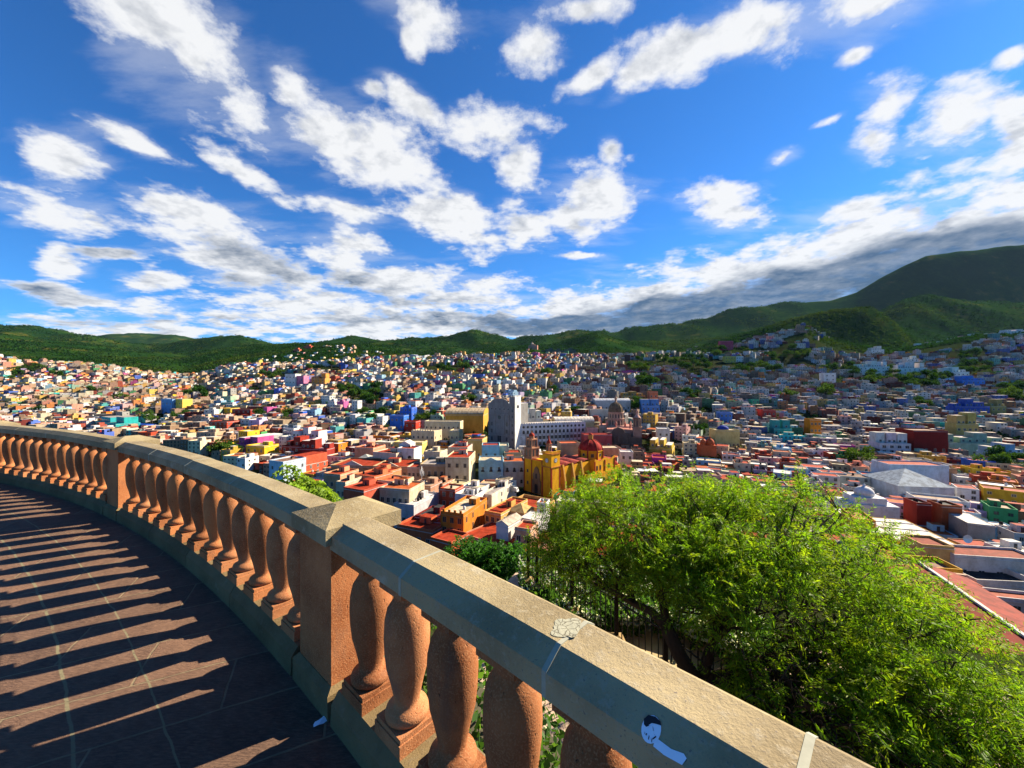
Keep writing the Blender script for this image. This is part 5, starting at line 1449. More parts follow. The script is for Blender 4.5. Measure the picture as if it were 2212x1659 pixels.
def university():
    th = R(18)
    root = tag(empty('university', (3.3, 325, -53.5), th), 'long white university wing with rows of round and arched windows', 'university')
    ANCH.append((1190, 925, 'the white university wing')); prot(1112, 1268, 895, 968, 324)
    for k in range(5): FOOT.append((3.3 + 62 * k / 4 * .95 - 2, 325 + 62 * k / 4 * .31 + 7, 13))
    WH, GR = (.66, .69, .76), (.36, .37, .38)
    L, h_ = 66, 21.0
    m_ = MB(); m_.box(0, L, 0, 14, -4, h_, WH, top=(.6, .58, .54), topmat='roof')
    m_.box(-.1, L + .1, -.25, -.003, 15.6, 16.0, (.6, .6, .6)); m_.box(-.1, L + .1, -.25, -.003, 11.6, 12.0, GR)
    wl = part(m_, 'wall', root)
    n = 17
    for k in range(n):
        x = 3.2 + (L - 6) * k / (n - 1)
        put_window(wl, x, -.003, 18.3, 1.9, 1.9, (.40, .36, .32), 'round')
        put_window(wl, x, -.003, 12.5, 2.1, 3.0, (.60, .60, .60), 'arch')
        if k > 1:
            for z in (7.6, 2.6): put_window(wl, x, -.003, z, 2.3, 2.8, (.42, .43, .42))
    m_ = MB()
    for k in range(n + 1):
        x = 3.2 + (L - 6) * (k - .5) / (n - 1)
        if x > 8 or k < 1: m_.box(x - .45, x + .45, -.35, -.01, -4, 11.6, GR); m_.box(x - .25, x + .25, -.3, -.01, 11.6, 13.4, GR)
    part(m_, 'pilaster', wl)
    m_ = MB()
    for k in range(30):
        x = L * (k + .5) / 30
        m_.face([(x + .85 * math.cos(math.pi * j / 8), .05, h_ + .85 * math.sin(math.pi * j / 8)) for j in range(9)], WH); m_.face([(x - .85 * math.cos(math.pi * j / 8), .5, h_ + .85 * math.sin(math.pi * j / 8)) for j in range(9)], WH)
        for j in range(8):
            a, b = math.pi * j / 8, math.pi * (j + 1) / 8
            m_.face([(x + .85 * math.cos(a), .05, h_ + .85 * math.sin(a)), (x + .85 * math.cos(a), .5, h_ + .85 * math.sin(a)), (x + .85 * math.cos(b), .5, h_ + .85 * math.sin(b)), (x + .85 * math.cos(b), .05, h_ + .85 * math.sin(b))], (.78, .76, .7))
    part(m_, 'battlement', root)
    m_ = MB(); q = 20
    el = lambda a, b, o: [(4.5 + a * math.cos(2*math.pi*k/q), -o, 6.4 + b * math.sin(2*math.pi*k/q)) for k in range(q)]
    m_.face(el(2.1, 3.6, .1), GR); m_.face(el(1.7, 3.1, .13), WH); m_.face(el(1.2, 2.3, .16), GR); m_.face(el(.95, 1.9, .19), WH)
    part(m_, 'emblem', root)
    put_window(root, 4.5, -.003, -1, 2.6, 3.6, GR, 'arch', 0, 'door')
    # rear stair terrace block with arches
    m_ = MB(); m_.box(1, 12, 14, 22, -4, 29, (.78, .77, .74))
    for k in range(4): m_.lathe(dome_prof(1.0, 29, 1.0), 2 + k * 3, 15, 8, (.78, .77, .74))
    bk = part(m_, 'upper_block', root)
    for k in range(3): put_window(bk, 3 + k * 3.4, 13.997, 24.5, 1.7, 2.6, (.6, .6, .6), 'arch')
    for k in range(3): put_window(bk, 3 + k * 3.4, 13.997, 21.6, 1.7, 1.8, (.6, .6, .6), 'arch')
university()

def grey_facade():
    Y = 332; th = R(-30)
    X0 = (1055 - CX) / F * Y
    c, s = math.cos(th), math.sin(th)
    u1 = (1110 - CX) / F
    w = (u1 * Y - X0) / (c - u1 * s)
    cen = (X0 + c * w / 2, Y + s * w / 2)
    zb = -54
    root = tag(empty('stone_facade', (cen[0], cen[1], zb), th), 'tall dark grey stone facade with a curved gable and a white tower', 'university')
    ANCH.append((1082, 905, 'the grey stone facade')); prot(1052, 1130, 850, 962, 330)
    FOOT.append((cen[0], cen[1] + 10, 20)); FOOT.append((cen[0], cen[1] - 6, 13))
    G = (.25, .25, .25)
    zt = EYE - (872 - CY) / F * Y - zb
    hw = w / 2
    m_ = MB()
    m_.box(-hw, hw * .98, 0, 26, -5, zt - .01, G, top=(.7, .7, .68))
    gab = [(-hw, zt)] + [(-hw * .80 + hw * 1.35 * (1 - math.cos(math.pi * k / 12)) / 2, zt + 1.0 + 3.6 * math.sin(math.pi * k / 12)) for k in range(13)] + [(hw * .7, zt)]
    m_.face([(x, -.05, z) for x, z in gab][::-1][::-1], G); m_.face([(x, .6, z) for x, z in gab][::-1], G)
    for i in range(len(gab) - 1):
        (xa, za), (xb, zb_) = gab[i], gab[i + 1]
        m_.face([(xa, -.05, za), (xb, -.05, zb_), (xb, .6, zb_), (xa, .6, za)], (.5, .49, .46))
    m_.box(-hw - .1, hw, -.4, -.01, zt - 9, zt - 8.6, (.33, .33, .32)); m_.box(-hw - .1, hw, -.4, -.01, 12, 12.5, (.33, .33, .32))
    for x in (-hw + .8, -hw * .45, hw * .25, hw * .62): m_.box(x - .4, x + .4, -.35, -.02, 12.5, zt - 9, (.31, .31, .30))
    fa = part(m_, 'facade', root)
    for k in range(5): put_window(fa, -hw * .72 + hw * 1.3 * k / 4, -.003, zt - 4.4, 1.5, 1.5, (.42, .42, .41), 'round')
    put_window(fa, -hw * .12, -.003, zt - 11.5, 3.6, 3.6, (.42, .42, .41), 'round')
    put_window(fa, -hw * .12, -.003, 6.5, 3.8, 5.4, (.40, .40, .39), 'plain', 0, 'door')
    for x in (-hw * .72, hw * .45):
        for z in (7.5, 14, 20): put_window(fa, x, -.003, z, 1.9, 3.4, (.40, .40, .39))
    m_ = MB(); m_.lathe([(1.6, zt), (1.6, zt + 2.8)], hw * .42, 8, 12, (.82, .82, .8)); m_.lathe(dome_prof(1.8, zt + 2.8, 1.8), hw * .42, 8, 12, (.85, .85, .84))
    part(m_, 'observatory_dome', root)
    # tower, light put into the colour: lit side white, shaded faces grey
    t0, t1 = hw * .72, hw * 1.12
    zt2 = EYE - (856 - CY) / F * 338 - zb
    m_ = MB()
    V = [(t0, -.8), (t1, -.8), (t1, 9.5), (t0, 9.5)]
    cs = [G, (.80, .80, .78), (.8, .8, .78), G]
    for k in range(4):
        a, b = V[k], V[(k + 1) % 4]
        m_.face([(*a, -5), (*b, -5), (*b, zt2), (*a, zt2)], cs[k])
    m_.face([(*p, zt2) for p in V], (.7, .7, .68))
    for k in range(5):
        yy = -.6 + k * 2.3
        m_.box(t1 - .5, t1, yy, yy + 1.2, zt2 + .002, zt2 + 1.2, (.80, .80, .78))
    for k in range(2):
        m_.box(t0 + k * 2.6, t0 + k * 2.6 + 1.1, -.79, -.3, zt2 + .002, zt2 + 1.2, G)
    tw = part(m_, 'tower', root)
    for z in (8, 14, 20, 27, 32): put_window(tw, (t0 + t1) / 2, -.803, z, 1.4, 2.4, (.33, .33, .32))
    put_window(tw, t1 + .003, 4.2, zt2 - 9.5, 3.4, 2.6, (.7, .7, .68), 'arch', R(90))
    # stair walls below
    m_ = MB(); m_.box(-hw * .75, hw * .15, -14, -.5, -6, 6.3, (.22, .23, .25)); m_.box(hw * .15, hw * 1.0, -12, -.5, -6, 3.0, (.16, .17, .19))
    part(m_, 'stair_wall', root)
grey_facade()
B('white block with large windows behind the university battlements', 1132, 1173, 884, 362, 14, 10, 'white', 'white', 2, 4, wcol=(.78, .74, .66), room=1, short='the white university block', ww=2.0, steps=3)
B('cream hall under a white barrel roof behind the university', 1200, 1284, 912, 366, 16, 8, 'cream', 'white', 1, 5, cat='hall', name='hall', vault=-4.5, wcol=(.58, .46, .28), rcol=(.82, .78, .68), short='the barrel roof hall')
B('red convent building with cornice and square windows', 1262, 1322, 939, 322, 10, 4, 'magenta', 'red', 1, 4, cat='convent', name='convent', wcol=(.52, .10, .10), rcol=(.56, .09, .05), short='the red convent building', ww=1.6, wh=2.2)
B('pink arcade strip between university and red convent', 1268, 1292, 925, 340, 9, 6, 'pink', 'red', 1, 3, win='arch', wcol=(.60, .42, .34), ww=2.6, wh=2.6)

def brown_dome_church():
    Y = 345
    cx = (1330 - CX) / F * 362; cy = 362
    root = tag(empty('jesuit_church', (cx, cy, -56), R(-14)), 'pink stone church with a tall brown ribbed dome on a columned drum', 'church')
    ANCH.append((1330, 890, 'the brown dome')); ANCH.append((1360, 950, 'the dark church front'))
    prot(1290, 1400, 852, 968, 330)
    for dx_, dy_ in ((0, 0), (10, -14), (24, -24), (-10, 0)): FOOT.append((cx + dx_, cy + dy_, 14))
    PK, DK, RB = (.56, .36, .27), (.15, .12, .10), (.20, .15, .09)
    z0 = -35.5 + 56
    m_ = MB(); m_.box(-15, 13, -9, 12, -4, z0 - 1.5, (.60, .48, .38), top=(.62, .30, .24), topmat='roof')
    m_.box(-8, 14, -26, -9, -4, z0 - 2.5, (.52, .34, .27), top=(.60, .28, .22), topmat='roof')
    bd = part(m_, 'nave', root)
    for x in (-11, -5): put_window(bd, x, -9.003, 11, 1.8, 3.4, (.45, .35, .28))
    for x, y in ((-8, -10), (0, -10), (13, -8), (-13, -8), (8, -12), (12, -20)):
        q = MB(); q.lathe([(1.1, z0 - 2), (.8, z0 + .5), (1.2, z0 + .7), (.1, z0 + 3.6)], x, y, 6, (.62, .30, .24)); q.build('pinnacle', bd)
    zc = z0 - 2
    m_ = MB()
    m_.lathe([(8.6, zc), (8.6, zc + .8), (7.0, zc + .8), (7.0, zc + 6.4), (7.9, zc + 6.6), (7.9, zc + 7.2), (6.5, zc + 7.2), (6.5, zc + 12.0), (7.4, zc + 12.2), (7.4, zc + 13.0)], 0, 0, 24, PK, smooth=False)
    dr = part(m_, 'drum', root)
    for k in range(16):
        a = 2 * math.pi * k / 16
        for (r_, zz, w_, h_) in ((6.98, zc + 1.4, 1.2, 4.0), (6.48, zc + 7.8, 1.1, 3.3)):
            put_window(dr, r_ * math.cos(a), r_ * math.sin(a), zz, w_, h_, (.50, .32, .23), 'arch', a + math.pi / 2)
    m_ = MB()
    for k in range(16):
        a = 2 * math.pi * (k + .5) / 16
        m_.lathe([(.42, zc + .8), (.34, zc + 6.4)], 7.35 * math.cos(a), 7.35 * math.sin(a), 6, (.62, .44, .34)); m_.lathe([(.38, zc + 7.2), (.3, zc + 12)], 6.8 * math.cos(a), 6.8 * math.sin(a), 6, (.62, .44, .34))
    part(m_, 'column', dr)
    zd = zc + 13.0
    m_ = MB(); pr_ = [(6.7 * math.cos(t) ** .9 if t < 1.5 else .9, zd + 9.0 * math.sin(t)) for t in [math.pi / 2 * k / 10 for k in range(11)]]
    pr_[-1] = (1.0, zd + 9.0)
    m_.lathe(pr_, 0, 0, 24, RB, 'roof')
    for k in range(16):
        a = 2 * math.pi * k / 16
        m_.tube([((r + .08) * math.cos(a), (r + .08) * math.sin(a), z) for r, z in pr_], .2, 4, (.30, .22, .14), 'roof')
    dm = part(m_, 'dome', root)
    m_ = MB(); zl = zd + 8.9
    m_.lathe([(1.5, zl), (1.5, zl + .4), (1.0, zl + .4), (1.0, zl + 3.4), (1.5, zl + 3.6), (1.1, zl + 4.6), (.35, zl + 5.2), (.3, zl + 6.4), (.02, zl + 7.6)], 0, 0, 8, (.46, .30, .22))
    part(m_, 'lantern', dm)
    # dark carved front and belfry
    m_ = MB(); m_.box(-11, 21, -32, -26, -4, 13, DK)
    gab = [(-9, 13), (-8, 15.5), (-4, 16), (-2.5, 19), (1.5, 20.5), (5.5, 19), (7, 16), (11, 15.5), (12, 13)]
    m_.face([(x, -32.05, z) for x, z in gab][::-1], DK); m_.face([(x, -30, z) for x, z in gab], DK)
    for i in range(len(gab) - 1): m_.face([(gab[i][0], -32.05, gab[i][1]), (gab[i][0], -30, gab[i][1]), (gab[i+1][0], -30, gab[i+1][1]), (gab[i+1][0], -32.05, gab[i+1][1])], (.3, .22, .18))
    for x in (-10, -6.5, -3, 1, 5, 8.5): m_.lathe([(.6, -4), (.5, 6), (.7, 6.4), (.45, 7), (.4, 13)], x + .8, -32.4, 8, (.20, .16, .13))
    m_.box(-11.2, 21.2, -32.5, -32.003, 6.6, 7.2, (.22, .17, .14))
    fr = part(m_, 'facade', root)
    for x, z, w_, h_ in ((1.4, 0, 2.4, 4.6), (-5, 0, 1.8, 3.4), (9, 0, 1.8, 3.4), (1.4, 8.5, 1.8, 3.2)): put_window(fr, x, -32.503, z, w_, h_, (.2, .15, .12), 'arch', 0, 'door' if z == 0 else 'window')
    m_ = MB(); t = (17.2, -28.4)
    m_.box(t[0] - 3.6, t[0] + 3.6, t[1] - 3.6, t[1] + 3.6, 12, 20.5, (.40, .25, .19)); m_.box(t[0] - 4, t[0] + 4, t[1] - 4, t[1] + 4, 20.5, 21.1, (.36, .22, .17))
    bf = part(m_, 'belfry', root)
    m_ = MB(); m_.lathe([(2.9, 21.1), (2.9, 28), (3.5, 28.3), (3.3, 29)], *t, 8, (.26, .17, .13), smooth=False)
    for k in range(8):
        a = math.pi / 8 + k * math.pi / 4
        m_.lathe([(.4, 21.1), (.35, 28)], t[0] + 3.1 * math.cos(a), t[1] + 3.1 * math.sin(a), 6, (.40, .27, .2))
    m_.lathe([(3.0, 29), (1.4, 31), (1.0, 31.4), (1.0, 33.6), (1.3, 33.8), (.5, 35), (.1, 37)], *t, 8, (.56, .33, .27))
    part(m_, 'bell_stage', bf)
    for a in (-90, -45, 0): put_window(bf, t[0] + 2.75 * math.cos(R(a)), t[1] + 2.75 * math.sin(R(a)), 22, 1.4, 4, (.3, .2, .15), 'arch', R(a + 90))
brown_dome_church()

def hill_church():
    p = at(1151, 751, 1345); z = h1(p.x, p.y)
    root = tag(empty('hill_church', (p.x, p.y, z), R(-14)), 'small far pink church with one pale dome on a hill top', 'church')
    c = (.60, .30, .22)
    m_ = MB(); m_.box(-16, 16, 0, 14, -8, 14, c); m_.box(-6, 8, -3, 2, -8, 17, c); part(m_, 'nave', root)
    m_ = MB(); m_.lathe([(5, 14), (5, 18)] + dome_prof(5.2, 18, 5.2), -4, 8, 10, (.70, .58, .48)); m_.lathe([(.8, 23), (.1, 26)], -4, 8, 6, (.6, .4, .3)); part(m_, 'dome', root)
    p = at(1135, 757, 1330)
    root = tag(empty('fort_ruin', (at(1205, 768, 1290).x, 1290, h1(at(1205, 768, 1290).x, 1290)), 0), 'long low dark stone ruin on the ridge right of the far hill church', 'ruin')
    m_ = MB()
    for k in range(9): m_.box(-55 + k * 13, -43 + k * 13, 0, 6, -8, 8 + (k * 7 % 5) * 2.2, (.16, .15, .13))
    part(m_, 'wall', root)
hill_church()
def red_compound():
    for i, (px, py, Y, w, c, lab) in enumerate(((640, 749, 1500, 30, (.62, .16, .10), 'far red roofed mansion on the wooded ridge, the lower one'), (664, 747, 1560, 36, (.70, .14, .09), 'far bright red mansion on the wooded ridge, the bigger one'), (735, 748, 1560, 26, (.64, .30, .2), 'far salmon hacienda on the ridge right of the red mansions'), (762, 742, 1620, 18, (.62, .40, .3), 'far pink chapel house on the ridge beside the salmon hacienda'))):
        p = at(px, py, Y); z = h1(p.x, p.y)
        root = tag(empty('mansion', (p.x, p.y, z), R(-15)), lab, 'mansion', 'mansions on the far wooded ridge')
        m_ = MB(); m_.box(-w / 2, w / 2, 0, 12, -8, 10, c); m_.box(-w / 5, w / 4, 2, 10, 10, 16, c); part(m_, 'wall', root)
        m_ = MB(); m_.face([(-w/2-1, -1, 10.1), (w/2+1, -1, 10.1), (w/2+1, 13, 12), (-w/2-1, 13, 12)], c, 'roof'); part(m_, 'roof', root)
red_compound()
def red_domes():
    Y = 292; a, b = at(1518, 972, Y), at(1547, 972, Y)
    root = tag(empty('domed_chapel', (a.x + 4, Y, a.z), R(-10)), 'small chapel with two orange red domes on the near right slope', 'chapel')
    ANCH.append((1532, 958, 'the orange domed chapel')); prot(1516, 1548, 945, 968, Y - 1); FOOT.append((a.x + 5, Y + 4, 8))
    c = (.56, .13, .05)
    m_ = MB(); m_.box(-5, 6, 0, 12, -5, 3.2, c); part(m_, 'wall', root)
    for x, y, r_, h_, z in ((-2.5, 3, 2.3, 3.2, 3.2), (2.5, 3.2, 3.0, 3.8, 3.2)):
        m_ = MB(); m_.lathe([(r_, z), (r_, z + 1.2)] + dome_prof(r_ + .1, z + 1.2, h_), x, y, 12, c, 'roof'); m_.lathe([(.5, z + h_ + 1), (.5, z + h_ + 2), (.05, z + h_ + 3)], x, y, 6, c, 'roof'); part(m_, 'dome', root)
red_domes()
def blue_dome():
    p = at(1567, 929, 338)
    m_ = MB(); m_.lathe([(4.6, p.z - .7), (4.6, p.z + .4)] + dome_prof(4.7, p.z + .4, 3.2), p.x, p.y + 4, 14, (.03, .07, .40), 'roof')
    tag(part(m_, 'dome_roof', None), 'cobalt blue dome sitting on the yellow house roof', 'dome')
blue_dome()
def white_dome():
    p = at(1884, 1078, 172)
    zb = h1(p.x, p.y)
    root = tag(empty('white_chapel', (p.x, p.y, zb), R(-16)), 'white chapel block with a small ribbed white dome at the tree edge', 'chapel')
    ANCH.append((1884, 1060, 'the white dome chapel')); FOOT.append((p.x, p.y + 6, 10)); prot(1850, 1915, 1040, 1100, 170)
    zt = p.z - zb + 1
    c = (.72, .74, .78)
    m_ = MB(); m_.box(-9, 10, 0, 12, -4, zt - 4, c); m_.box(-6, 6, 1, 11, zt - 4, zt - 1, c); part(m_, 'wall', root)
    m_ = MB(); m_.lathe([(3.6, zt - 1), (3.6, zt)] + dome_prof(3.7, zt, 3.2), 0, 6, 14, c); m_.lathe([(.6, zt + 3), (.6, zt + 3.8), (.1, zt + 4.4)], 0, 6, 8, c); part(m_, 'dome', root)
    put_window(root, 2, -.003, 3, 1.2, 1.8, c)
white_dome()

# delivery truck by the church square, telephone mast, column
def truck():
    p = at(1106, 1062, 205); z = h1(p.x, p.y)
    z = p.z - .2
    root = tag(empty('delivery_truck', (p.x, p.y, z), R(60)), 'white box truck parked at the square before the yellow church', 'truck')
    m_ = MB(); m_.box(-1.2, 1.2, -1.5, 4.6, .7, 3.6, (.62, .66, .58)); part(m_, 'cargo_box', root)
    m_ = MB()
    m_.mesh([(-1.1, -3.6, .6), (1.1, -3.6, .6), (1.1, -1.55, .6), (-1.1, -1.55, .6), (-1.1, -3.5, 1.5), (1.1, -3.5, 1.5), (1.1, -1.55, 1.5), (-1.1, -1.55, 1.5), (-1.0, -2.9, 2.6), (1.0, -2.9, 2.6), (1.0, -1.55, 2.7), (-1.0, -1.55, 2.7)],
            [(i * 4 + j, i * 4 + (j + 1) % 4, i * 4 + 4 + (j + 1) % 4, i * 4 + 4 + j) for i in range(2) for j in range(4)] + [(8, 9, 10, 11)], (.8, .8, .8))
    cb = part(m_, 'cab', root)
    m_ = MB(); m_.face([(-.9, -3.45, 1.6), (.9, -3.45, 1.6), (.85, -2.98, 2.45), (-.85, -2.98, 2.45)], mat='glass'); part(m_, 'windscreen', cb)
    for x in (-1.15, 1.15):
        for y in (-2.7, 3.0):
            m_ = MB(); m_.tube([(x - .14, y, .45), (x + .14, y, .45)], .45, 12, (.02, .02, .02), 'plaster'); part(m_, 'wheel', root)
truck()
def mast():
    p = at(911, 1046, 196)
    root = tag(empty('antenna_mast', (p.x, p.y, p.z - 4)), 'slim rooftop antenna mast with white panels before the brown stone building', 'mast')
    m_ = MB(); m_.tube([(0, 0, 0), (0, 0, 13)], .10, 6, (.6, .2, .15), 'metal'); part(m_, 'pole', root)
    for k in range(5):
        a = k * 1.25; m_ = MB(); m_.box(.9 * math.cos(a) - .18, .9 * math.cos(a) + .18, .9 * math.sin(a) - .1, .9 * math.sin(a) + .1, 8.2 + (k % 2), 10.6 + (k % 2), (.75, .75, .75)); m_.tube([(0, 0, 9.5), (.9 * math.cos(a), .9 * math.sin(a), 9.5)], .04, 5, (.5, .5, .5), 'metal'); part(m_, 'panel', root)
mast()
# ------------------------------------------------------------------ the many other houses
rh = random.Random(2024)
def rail_py(px):
    """upper outline of the balustrade (hides what lies below it)"""
    return float(np.interp(px, [0, 250, 420, 560, 700, 850, 950, 1106, 1300, 1500, 1700, 1850], [912, 940, 955, 1002, 1062, 1090, 1165, 1240, 1345, 1470, 1585, 1660]))
WALLS_SUN = ['tan', 'cream', 'bare brick', 'white', 'salmon', 'pink', 'yellow', 'ochre', 'orange', 'turquoise', 'sky blue', 'pale grey', 'mint green', 'grey', 'magenta', 'brown', 'lilac']
WT_LEFT = [22, 15, 14, 14, 7, 6, 5, 4, 4, 3, 2, 4, 2, 3, 1, 2, 1]
WT_MID = [14, 14, 9, 22, 6, 5, 5, 5, 4, 2, 5, 6, 2, 5, 1.5, 3, 1.5]
WT_RIGHT = [9, 7, 8, 24, 4, 4, 4, 3, 3, 3, 9, 9, 2, 9, 1, 5, 2]
EXTRA = ['brick red', 'maroon', 'cobalt blue', 'green']
def pick_wall(px):
    if rh.random() < (.09 if px < 450 else .15): return rh.choice(EXTRA if px > 1300 and rh.random() < .6 else ['brick red', 'brick red', 'maroon', 'cobalt blue', 'green'])
    wts = WT_LEFT if px < 480 else WT_MID if px < 1450 else WT_RIGHT
    return rh.choices(WALLS_SUN, wts)[0]
def pick_roof(Y, px):
    if Y < 300: return rh.choices(['red', 'grey', 'white', 'brown', 'tan', 'orange', 'cream'], [48, 6, 13, 6, 6, 14, 7])[0]
    return rh.choices(['red', 'grey', 'white', 'brown', 'tan', 'orange', 'cream'], [9, 24, 26, 9, 16, 6, 10])[0]

GREEN = [(790, 862, 46, 18), (800, 900, 30, 14), (745, 845, 22, 10), (930, 905, 18, 12), (955, 800, 60, 10), (1010, 870, 16, 8), (700, 800, 40, 8), (600, 815, 40, 8), (1190, 806, 30, 8), (1380, 790, 40, 12), (1470, 785, 60, 14),
         (1395, 828, 24, 14), (1375, 880, 16, 12), (1500, 800, 40, 8), (1640, 800, 60, 10), (1700, 770, 50, 16), (1560, 760, 60, 10), (1900, 820, 40, 10), (1880, 806, 50, 10), (1985, 825, 50, 18), (2040, 815, 30, 10), (2110, 800, 50, 14), (1830, 800, 60, 8), (1690, 862, 10, 8), (1790, 855, 18, 8), (2190, 850, 26, 20), (1985, 880, 20, 10), (2090, 770, 40, 10), (1300, 878, 14, 6), (330, 905, 24, 8), (390, 905, 20, 10), (245, 865, 18, 5), (190, 850, 8, 8), (60, 800, 40, 6), (40, 815, 26, 8), (120, 812, 20, 6), (430, 850, 30, 10), (90, 890, 20, 6), (560, 900, 12, 6), (620, 905, 14, 8), (490, 985, 22, 8), (1185, 850, 14, 8), (1240, 895, 10, 6), (1500, 858, 22, 10), (1515, 940, 14, 10), (1850, 1005, 24, 10), (2170, 1015, 30, 14)]
def green_here(px, py):
    for gx, gy, rx, ry in GREEN:
        if ((px - gx) / rx) ** 2 + ((py - gy) / ry) ** 2 < 1: return True
    return False

CANDS = []
def gen_houses():
    # the lots follow bent streets: a jittered grid in plan, turned a little district by district
    y = 128.0
    gx = np.random.default_rng(1)
    while y < 1010:
        step = 9.0 + y * .0035
        half_w = 1.42 * y
        x = -half_w + rh.uniform(0, 8)
        while x < half_w:
            wdt = rh.uniform(6.5, 13.0) if rh.random() < .85 else rh.uniform(13, 19)
            jx, jy = x + wdt / 2, y + rh.uniform(-3, 3)
            x += wdt + (rh.uniform(.2, 1.0) if rh.random() < .88 else rh.uniform(2, 6))
            px, py = CX + F * jx / jy, 0
            if not -30 < px < 2245: continue
            CANDS.append((jx, jy, wdt, px))
        y += step
gen_houses()
xs = np.array([c[0] for c in CANDS]); yy_ = np.array([c[1] for c in CANDS])
zs = H(xs, yy_)
dist_n = fbm2(xs / 90 + 7, yy_ / 90, 3, 31)
gap_n = fbm2(xs / 55 + 1, yy_ / 55, 3, 41)
HOUSES = []
# upper limit of the built-up area along the picture width
TOPX = [(0, 772), (100, 775), (200, 786), (330, 800), (430, 812), (470, 800), (520, 776), (640, 782), (800, 776), (950, 772), (1106, 764), (1300, 768), (1450, 765), (1560, 748), (1640, 722), (1740, 703), (1800, 745), (1850, 770), (1900, 768), (2000, 770), (2080, 752), (2140, 735), (2212, 725)]
FA = np.array(FOOT)
for i, (jx, jy, wdt, px) in enumerate(CANDS):
    z = zs[i]
    pyb = CY + F * (EYE - z) / jy
    if pyb < np.interp(px, [p for p, _ in TOPX], [q for _, q in TOPX]): continue
    if jy > 760 and rh.random() < .12 + .5 * max(0, (jy - 860) / 150): continue
    if 1480 < px < 1850 and jy > 640 and gap_n[i] > .50: continue
    if px > 1780 and jy > 560 and rh.random() < .25: continue
    if 380 < px < 560 and 560 < jy < 760 and gap_n[i] > .46: continue
    if gap_n[i] > .66: continue
    if green_here(px, pyb): continue
    dep = rh.uniform(7.5, 12)
    rad = math.hypot(wdt, dep) / 2
    d2 = np.hypot(FA[:, 0] - jx, FA[:, 1] - (jy + dep / 2)) if len(FA) else np.array([1e9])
    if np.any(d2 < FA[:, 2] + rad * .72): continue
    fl = rh.choices([1, 2, 3, 4], [22, 46, 26, 6])[0] if jy > 300 else rh.choices([1, 2, 3], [25, 50, 25])[0]
    hgt = fl * rh.uniform(2.8, 3.3) + rh.uniform(.4, 1.2)
    drop = max(0.0, z - h1(jx, jy - 5)) if jy > 330 else 0
    # keep known buildings in sight
    for _ in range(3):
        pyt = CY + F * (EYE - z - hgt) / jy
        half_px = wdt / jy * F / 2
        bad = False
        for (a, b, t0, t1, YY) in PROT:
            if jy < YY and px + half_px > a and px - half_px < b and pyt < t1:
                bad = True; break
        if not bad: break
        fl = max(1, fl - 1); hgt = max(2.9, hgt - 3.0)
    else:
        if bad and pyt < t1 - 3: continue
    pyt = CY + F * (EYE - z - hgt) / jy
    if pyt > rail_py(px + half_px) + 2 and px < 1800: continue
    th = -16 + (dist_n[i] - .5) * 90 + rh.uniform(-6, 6)
    HOUSES.append(dict(x=jx, y=jy, z=z, w=wdt, d=dep, h=hgt, fl=fl, th=th, px=px, pyt=pyt, pyb=pyb, wall=pick_wall(px), roof=pick_roof(jy, px), size=half_px * 2 * (hgt / jy * F)))
# what the tree and the rail hide of the nearest ones counts little
def weight(hh):
    w = hh['size']
    if 1170 < hh['px'] < 2120 and hh['pyt'] > np.interp(hh['px'], [1160, 1200, 1300, 1400, 1500, 1600, 1700, 1760, 1850, 1900, 2000, 2120], [1130, 1070, 1035, 1000, 1010, 1030, 1060, 1090, 1130, 1180, 1270, 1380]) - 4: w *= .05
    return w
HOUSES.sort(key=weight, reverse=True)
N_ONE = 205
ONE, MASS = HOUSES[:N_ONE], HOUSES[N_ONE:]

def tone(c, r, v=.12):
    f = 1 + r.uniform(-v, v)
    return tuple(max(.01, min(.88, x * f * (1 + r.uniform(-.05, .05)))) for x in c)

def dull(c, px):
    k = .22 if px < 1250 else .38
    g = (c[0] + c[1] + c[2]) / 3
    f = .86 if px < 1250 else .66  # right-hand slope darker: its shade is put into the wall colours
    return tuple((v * (1 - k) + g * k * t) * f for v, t in zip(c, (1.04, 1.0, .94)))
